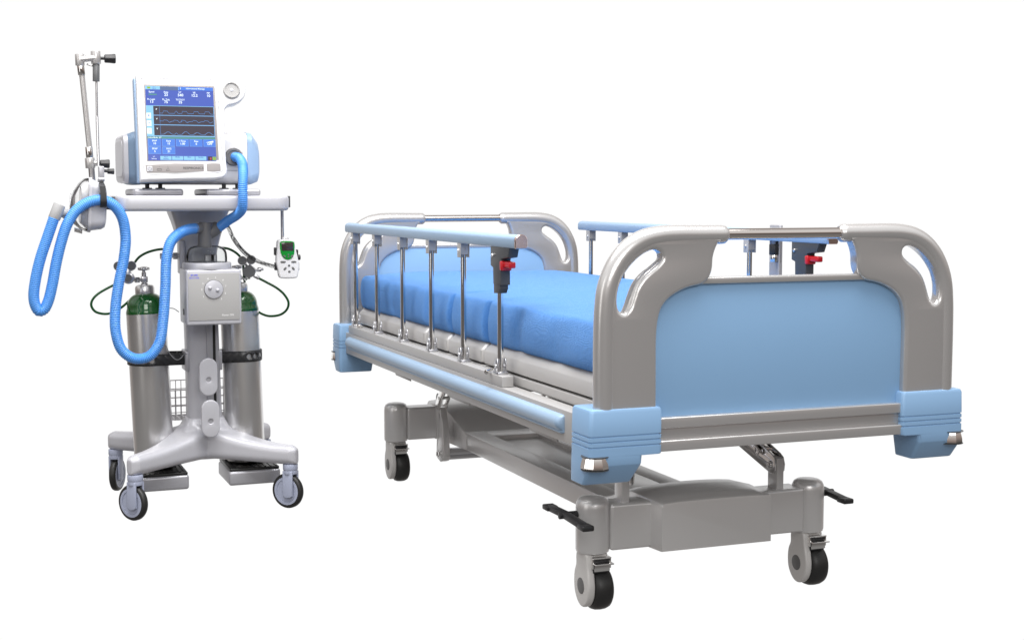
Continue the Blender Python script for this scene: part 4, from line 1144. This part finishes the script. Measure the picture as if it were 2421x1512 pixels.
for x_ in (520, 611):
    bm = B()
    q = sp(x_, 1128); cyl(bm, PM @ Vector((q[0], .002, q[1])), PM @ Vector((q[0], .001, q[1])), .0009, 8)
    part(ven, 'indicator_dot', bm, M['ink'], mon)
bm = B(); q = sp(888, 1156); text(bm, 'RESPIRONICS', .0118, FM @ TR(q[0], q[1], -.0013), .0003, 'CENTER', .0001)
part(ven, 'maker_lettering', bm, M['ink'], mon)
q = sp(1288, 264)
kc = PM @ Vector((q[0], .002, q[1])); kd = PM @ Vector((q[0], -1, q[1]))
bm = B(); lathe(bm, [(.0235, 0), (.0298, 0), (.0305, .002), (.0300, .0045), (.027, .006), (.0245, .0055), (.0238, .002)], kc, kd, 48)
kr = part(ven, 'knob_ring', bm, M['face'], mon, smooth=60)
bm = B(); cyl(bm, kc, PM @ Vector((q[0], .0008, q[1])), .0238, 40); part(ven, 'knob_face', bm, M['bezel'], mon)
bm = B(); cyl(bm, kc, PM @ Vector((q[0], -.0015, q[1])), .006, 24, .001)
part(ven, 'knob_button', bm, M['cart'], mon)
bm = B()
L = [(q[0] + .0185 * math.cos(R(a)), q[1] + .0185 * math.sin(R(a))) for a in range(0, 181, 10)] + [(q[0] + .0125 * math.cos(R(a)), q[1] + .0125 * math.sin(R(a))) for a in range(180, -1, -10)]
outline(bm, [L], .0006, 0, PM @ TR(0, .0008, 0) @ XZ); part(ven, 'knob_scale', bm, M['hub'], mon)

# ================================================================== SUPPORT ARM
arm = thing('support_arm', 'slim jointed support arm with black knobs rising from the left tray clamp', 'support arm', (-.36, .045, 1.10), VEN0)
va = .03
bm = B()
tube(bm, [V(194, 178, va), V(212, 352, va)], [.0095, .0095], 20)
lt = part(arm, 'lower_tube', bm, M['chrome'])
lt.data.materials[0] = M['paint']
bm = B(); cyl(bm, V(190, 150, va), V(193.5, 178, va), .0125, 20, .001); cyl(bm, V(210, 347, va), V(212.5, 376, va), .0125, 20, .001)
part(arm, 'tube_sleeve', bm, M['chrome'])
bm = B()
cyl(bm, V(188, 128, va), V(189.5, 156, va), .0155, 24, .002); cyl(bm, V(226, 121, va), V(227.5, 152, va), .0165, 24, .002)
cyl(bm, V(189, 141, va - .006), V(227, 137, va - .006), .0105, 16)
cyl(bm, V(205, 152, va), V(222, 157, va), .003, 8)
cyl(bm, V(212, 373, va), V(214, 398, va), .0165, 24, .002); cyl(bm, V(214, 385, va), V(232, 386, va), .010, 16)
part(arm, 'joint', bm, M['paint'])
bm = B()
for a_, b_ in ((V(228, 138, va), V(252, 138.5, va)), (V(226, 386, va), V(240, 386.5, va - .0)), (V(238, 403, va - .01), V(256, 404.5, va - .01))):
    cyl(bm, a_, b_, .0055, 12)
for x0, x1, y_, rr_ in ((247, 273, 139, .0165), (237, 259, 387, .0155), (254, 270, 405, .0105)):
    a_ = V(x0, y_, va); b_ = V(x1, y_ + .5, va); L = (b_ - a_).length; mt, _ = axis_mtx(a_, b_); rings = []
    for h, k in ((0, .72), (.06, .86), (.5, .90), (.9, 1.0), (1.0, .90)):
        rings.append([tuple(Vector((rr_ * k * (1 + .07 * math.cos(6 * t_)) * math.cos(t_), rr_ * k * (1 + .07 * math.cos(6 * t_)) * math.sin(t_), h * L))) for t_ in [2 * PI * i / 36 for i in range(36)]])
    loft(bm, rings, mtx=mt)
part(arm, 'clamp_knob', bm, M['black'])
bm = B(); cyl(bm, V(227.5, 152, va), V(227.5, 193, va), .0118, 18, .001); part(arm, 'grip_sleeve', bm, M['gauge'])
bm = B(); tube(bm, [V(228, 192, va), V(229.5, 275, va)], .0040, 12); tube(bm, [V(229.5, 275, va), V(233, 392, va - .02)], .0048, 12)
part(arm, 'thin_rod', bm, M['zinc'])
bm = B(); tube(bm, [V(216, 396, va), V(219, 432, va), V(224, 470, va), (-.375, .045, 1.11)], .0105, 16)
part(arm, 'base_post', bm, M['zinc'])
bm = B(); a_ = V(232, 393, va - .03); b_ = V(246, 427, va - .03)
span(bm, (a_.x, va - .05, b_.z + .004), (b_.x, va - .02, a_.z), .003)
cyl(bm, V(233, 424, va - .045), V(247, 424, va - .045), .008, 14, .001)
part(arm, 'hanger_bracket', bm, M['cartd'])
bm = B()
# strap that carries the long hose
cz = V(241, 473, -.055); P = []
for i in range(25):
    a_ = R(90 + 360 * i / 24); P.append(Vector((cz.x + .004, cz.y + .0235 * math.cos(a_), cz.z + .0225 * math.sin(a_))))
def flat_sweep(bm, P, w_, th):
    rings = []
    for i, p in enumerate(P):
        t_ = (P[min(i + 1, len(P) - 1)] - P[max(i - 1, 0)]).normalized(); sx_ = Vector((1, 0, 0)); n_ = t_.cross(sx_).normalized()
        rings.append([tuple(p + sx_ * a * w_ / 2 + n_ * b_ * th / 2) for a, b_ in ((-1, -1), (1, -1), (1, 1), (-1, 1))])
    loft(bm, rings)
flat_sweep(bm, P, .021, .004)
tp = V(239, 425, -.03); flat_sweep(bm, [Vector((tp.x, -.012, tp.z)), Vector((tp.x, -.02, tp.z - .01)), Vector((cz.x + .002, cz.y - .018, cz.z + .045)), Vector((cz.x + .004, cz.y - .024, cz.z + .01)), Vector((cz.x + .004, cz.y - .0235, cz.z - .005))], .019, .004)
part(arm, 'hose_strap', bm, M['black'], smooth=30)

# ================================================================== MASK HOUSING + ELBOW
mk = thing('mask_housing', 'grey round-cornered mask housing with a clear front shell hanging left of the tray', 'mask housing', (-.41, .05, 1.0), VEN0)
# its open face looks left, slightly forward
MA = Matrix.Rotation(R(-9), 4, 'Y') @ Matrix.Identity(4)
q0 = V(205, 484, .02)
MT = TR(q0.x, q0.y, q0.z) @ Matrix.Rotation(R(3), 4, 'Y')
def mring(x, hy, hz, r, dz=0.0): return [(x, p[0], p[1] + dz) for p in rrect(hy, hz, r, 8)]
bm = B(); loft(bm, [mring(.000, .080, .092, .035), mring(.004, .082, .094, .036), mring(.010, .082, .094, .036), mring(.0105, .076, .088, .033), mring(.016, .075, .087, .033), mring(.046, .070, .078, .032, -.004), mring(.058, .064, .070, .030, -.005), mring(.062, .054, .058, .028, -.005)], mtx=MT)
mb = part(mk, 'rear_shell', bm, M['cart'], smooth=40)
bm = B(); loft(bm, [mring(-.001, .068, .080, .03), mring(-.010, .060, .072, .03), mring(-.022, .054, .062, .03)], mtx=MT)
part(mk, 'cushion', bm, M['white'], smooth=40)
bm = B(); loft(bm, [mring(-.001, .079, .091, .035), mring(-.012, .077, .089, .035), mring(-.028, .066, .076, .034, -.004), mring(-.044, .050, .056, .03, -.01), mring(-.054, .030, .030, .02, -.016), mring(-.056, .02, .02, .015, -.018)], mtx=MT)
part(mk, 'clear_shell', bm, M['clear'], smooth=60)
bm = B()
a_ = V(141, 484, -.065); b_ = V(128, 517, -.068); cyl(bm, a_, b_, .0200, 28, .001)
mlo = a_.lerp(b_, .62); e_ = V(160, 505, -.02); cyl(bm, mlo, e_, .0135, 20, .002); cyl(bm, mlo.lerp(e_, .7), V(166, 506, .0), .0165, 20, .002)
cyl(bm, e_, V(176, 500, .02), .012, 16)
part(mk, 'elbow_connector', bm, M['pale'], smooth=40)
bm = B()
for i in range(6):
    q = V(177 + i * 3.2, 543 + i * .9, -.02); cyl(bm, q + Vector((0, -.01, .006)), q + Vector((.001, .012, -.006)), .0024, 8)
tube(bm, smooth_path([V(172, 430, -.01), V(168, 455, -.03), V(165, 485, -.04)], 6), .0022, 8)
part(mk, 'strap_clip', bm, M['zinc'])

# ================================================================== HANDHELD UNIT
hh = thing('handheld_monitor', 'small white handheld monitor with green-rimmed display hanging from the right tray bracket', 'handheld monitor', (.287, .05, .87), VEN0)
vh = .035
def hp(x, y):  # measured on the unit's front (x right, y down) -> plane coordinates
    p = V((400 + x / 3.979) * .9457, (460 + y / 3.979) * .9457, vh); return (p.x, p.z)
bd = [(1175, 562), (1195, 552), (1250, 547), (1310, 549), (1332, 560), (1350, 640), (1372, 730), (1386, 812), (1378, 880), (1366, 925), (1350, 934), (1205, 936), (1190, 926), (1172, 850), (1158, 790), (1158, 720), (1164, 640)]
bm = B(); outline(bm, [sm2([hp(*q) for q in bd], 5)], .030, .006, TR(0, vh + .012, 0) @ XZ, 4)
hbd = part(hh, 'case', bm, M['white'], smooth=45)
bm = B(); outline(bm, [sm2([hp(*q) for q in [(1192, 580), (1206, 570), (1262, 566), (1318, 570), (1332, 580), (1336, 650), (1330, 700), (1305, 740), (1268, 752), (1232, 738), (1206, 700), (1192, 640)]], 5)], .004, .001, TR(0, vh - .003, 0) @ XZ, 2)
part(hh, 'display_rim', bm, M['ggreen'], hbd)
bm = B(); outline(bm, [[hp(1204, 582), hp(1322, 578), hp(1326, 664), hp(1210, 662)]], .002, .0004, TR(0, vh - .0052, 0) @ XZ, 1)
part(hh, 'display', bm, M['gscreen'], hbd)
for x, y, a_, b_ in ((1236, 718, 16, 11), (1275, 702, 9, 9), (1275, 722, 9, 9), (1310, 716, 16, 11), (1224, 774, 28, 13), (1330, 773, 26, 13), (1282, 810, 12, 13), (1242, 841, 20, 13), (1324, 839, 20, 13), (1286, 870, 12, 14)):
    bm = B(); rot = 0
    if (x, y) in ((1236, 718), (1324, 839)): rot = .8
    if (x, y) in ((1310, 716), (1242, 841)): rot = -.8
    L = []
    for i in range(20):
        t_ = 2 * PI * i / 20; px, py = a_ * math.cos(t_), b_ * .8 * math.sin(t_); L.append(hp(x + px * math.cos(rot) - py * math.sin(rot), y + px * math.sin(rot) + py * math.cos(rot)))
    yy = vh - .0050 if y < 750 else vh - .003
    outline(bm, [L], .003, .0008, TR(0, yy, 0) @ XZ, 2)
    part(hh, 'button', bm, M['hub'], hbd)
bm = B()
for q in ((1153, 670), (1158, 820), (1368, 690), (1378, 820)):
    p = hp(*q); box(bm, (p[0], vh + .012, p[1]), (.008, .018, .028), .002)
p = hp(1388, 730); cyl(bm, (p[0] - .006, vh + .01, p[1]), (p[0] + .005, vh + .01, p[1]), .010, 12, .002)
part(hh, 'side_grip', bm, M['black'], hbd)
# coiled cord
ctr = smooth_path([V(534, 527, .12), V(541, 540, .12), V(550, 560, .12), V(564, 581, .10), V(583, 601, .08), V(605, 615, .06), V(628, 624, .05), V(655, 632, .045)], 20)
ctr = resample(ctr, .0004); F = frames(ctr); L = 0; P = []
for i, (p, f) in enumerate(zip(ctr, F)):
    a_ = 2 * PI * (i * .0004) / .0048; P.append(p + f[1] * .0068 * math.cos(a_) + f[2] * .0068 * math.sin(a_))
bm = B(); tube(bm, P[::1], .0012, 5)
solo('coiled_cord', bm, M['black'], 'black coiled cord running from under the tray to the handheld monitor', 'cord', (.15, .1, .95), VEN0)
bm = vhose([(423, 737, .06), (410, 729, .05), (396, 729, .04), (384, 735, .04), (370, 745, .08)], .0016, 8)
solo('power_cable', bm, M['line'], 'thin grey cable entering the side socket of the grey control box', 'cable', (-.1, .06, .74), VEN0)
bm = vhose([(392, 815, .08), (402, 836, .09), (417, 850, .1), (428, 846, .12), (434, 838, .15), (441, 836, .18)], .0016, 8)
solo('power_cable', bm, M['line'], 'thin grey cable hanging over the left perforated strap beside the column', 'cable', (-.1, .1, .57), VEN0)
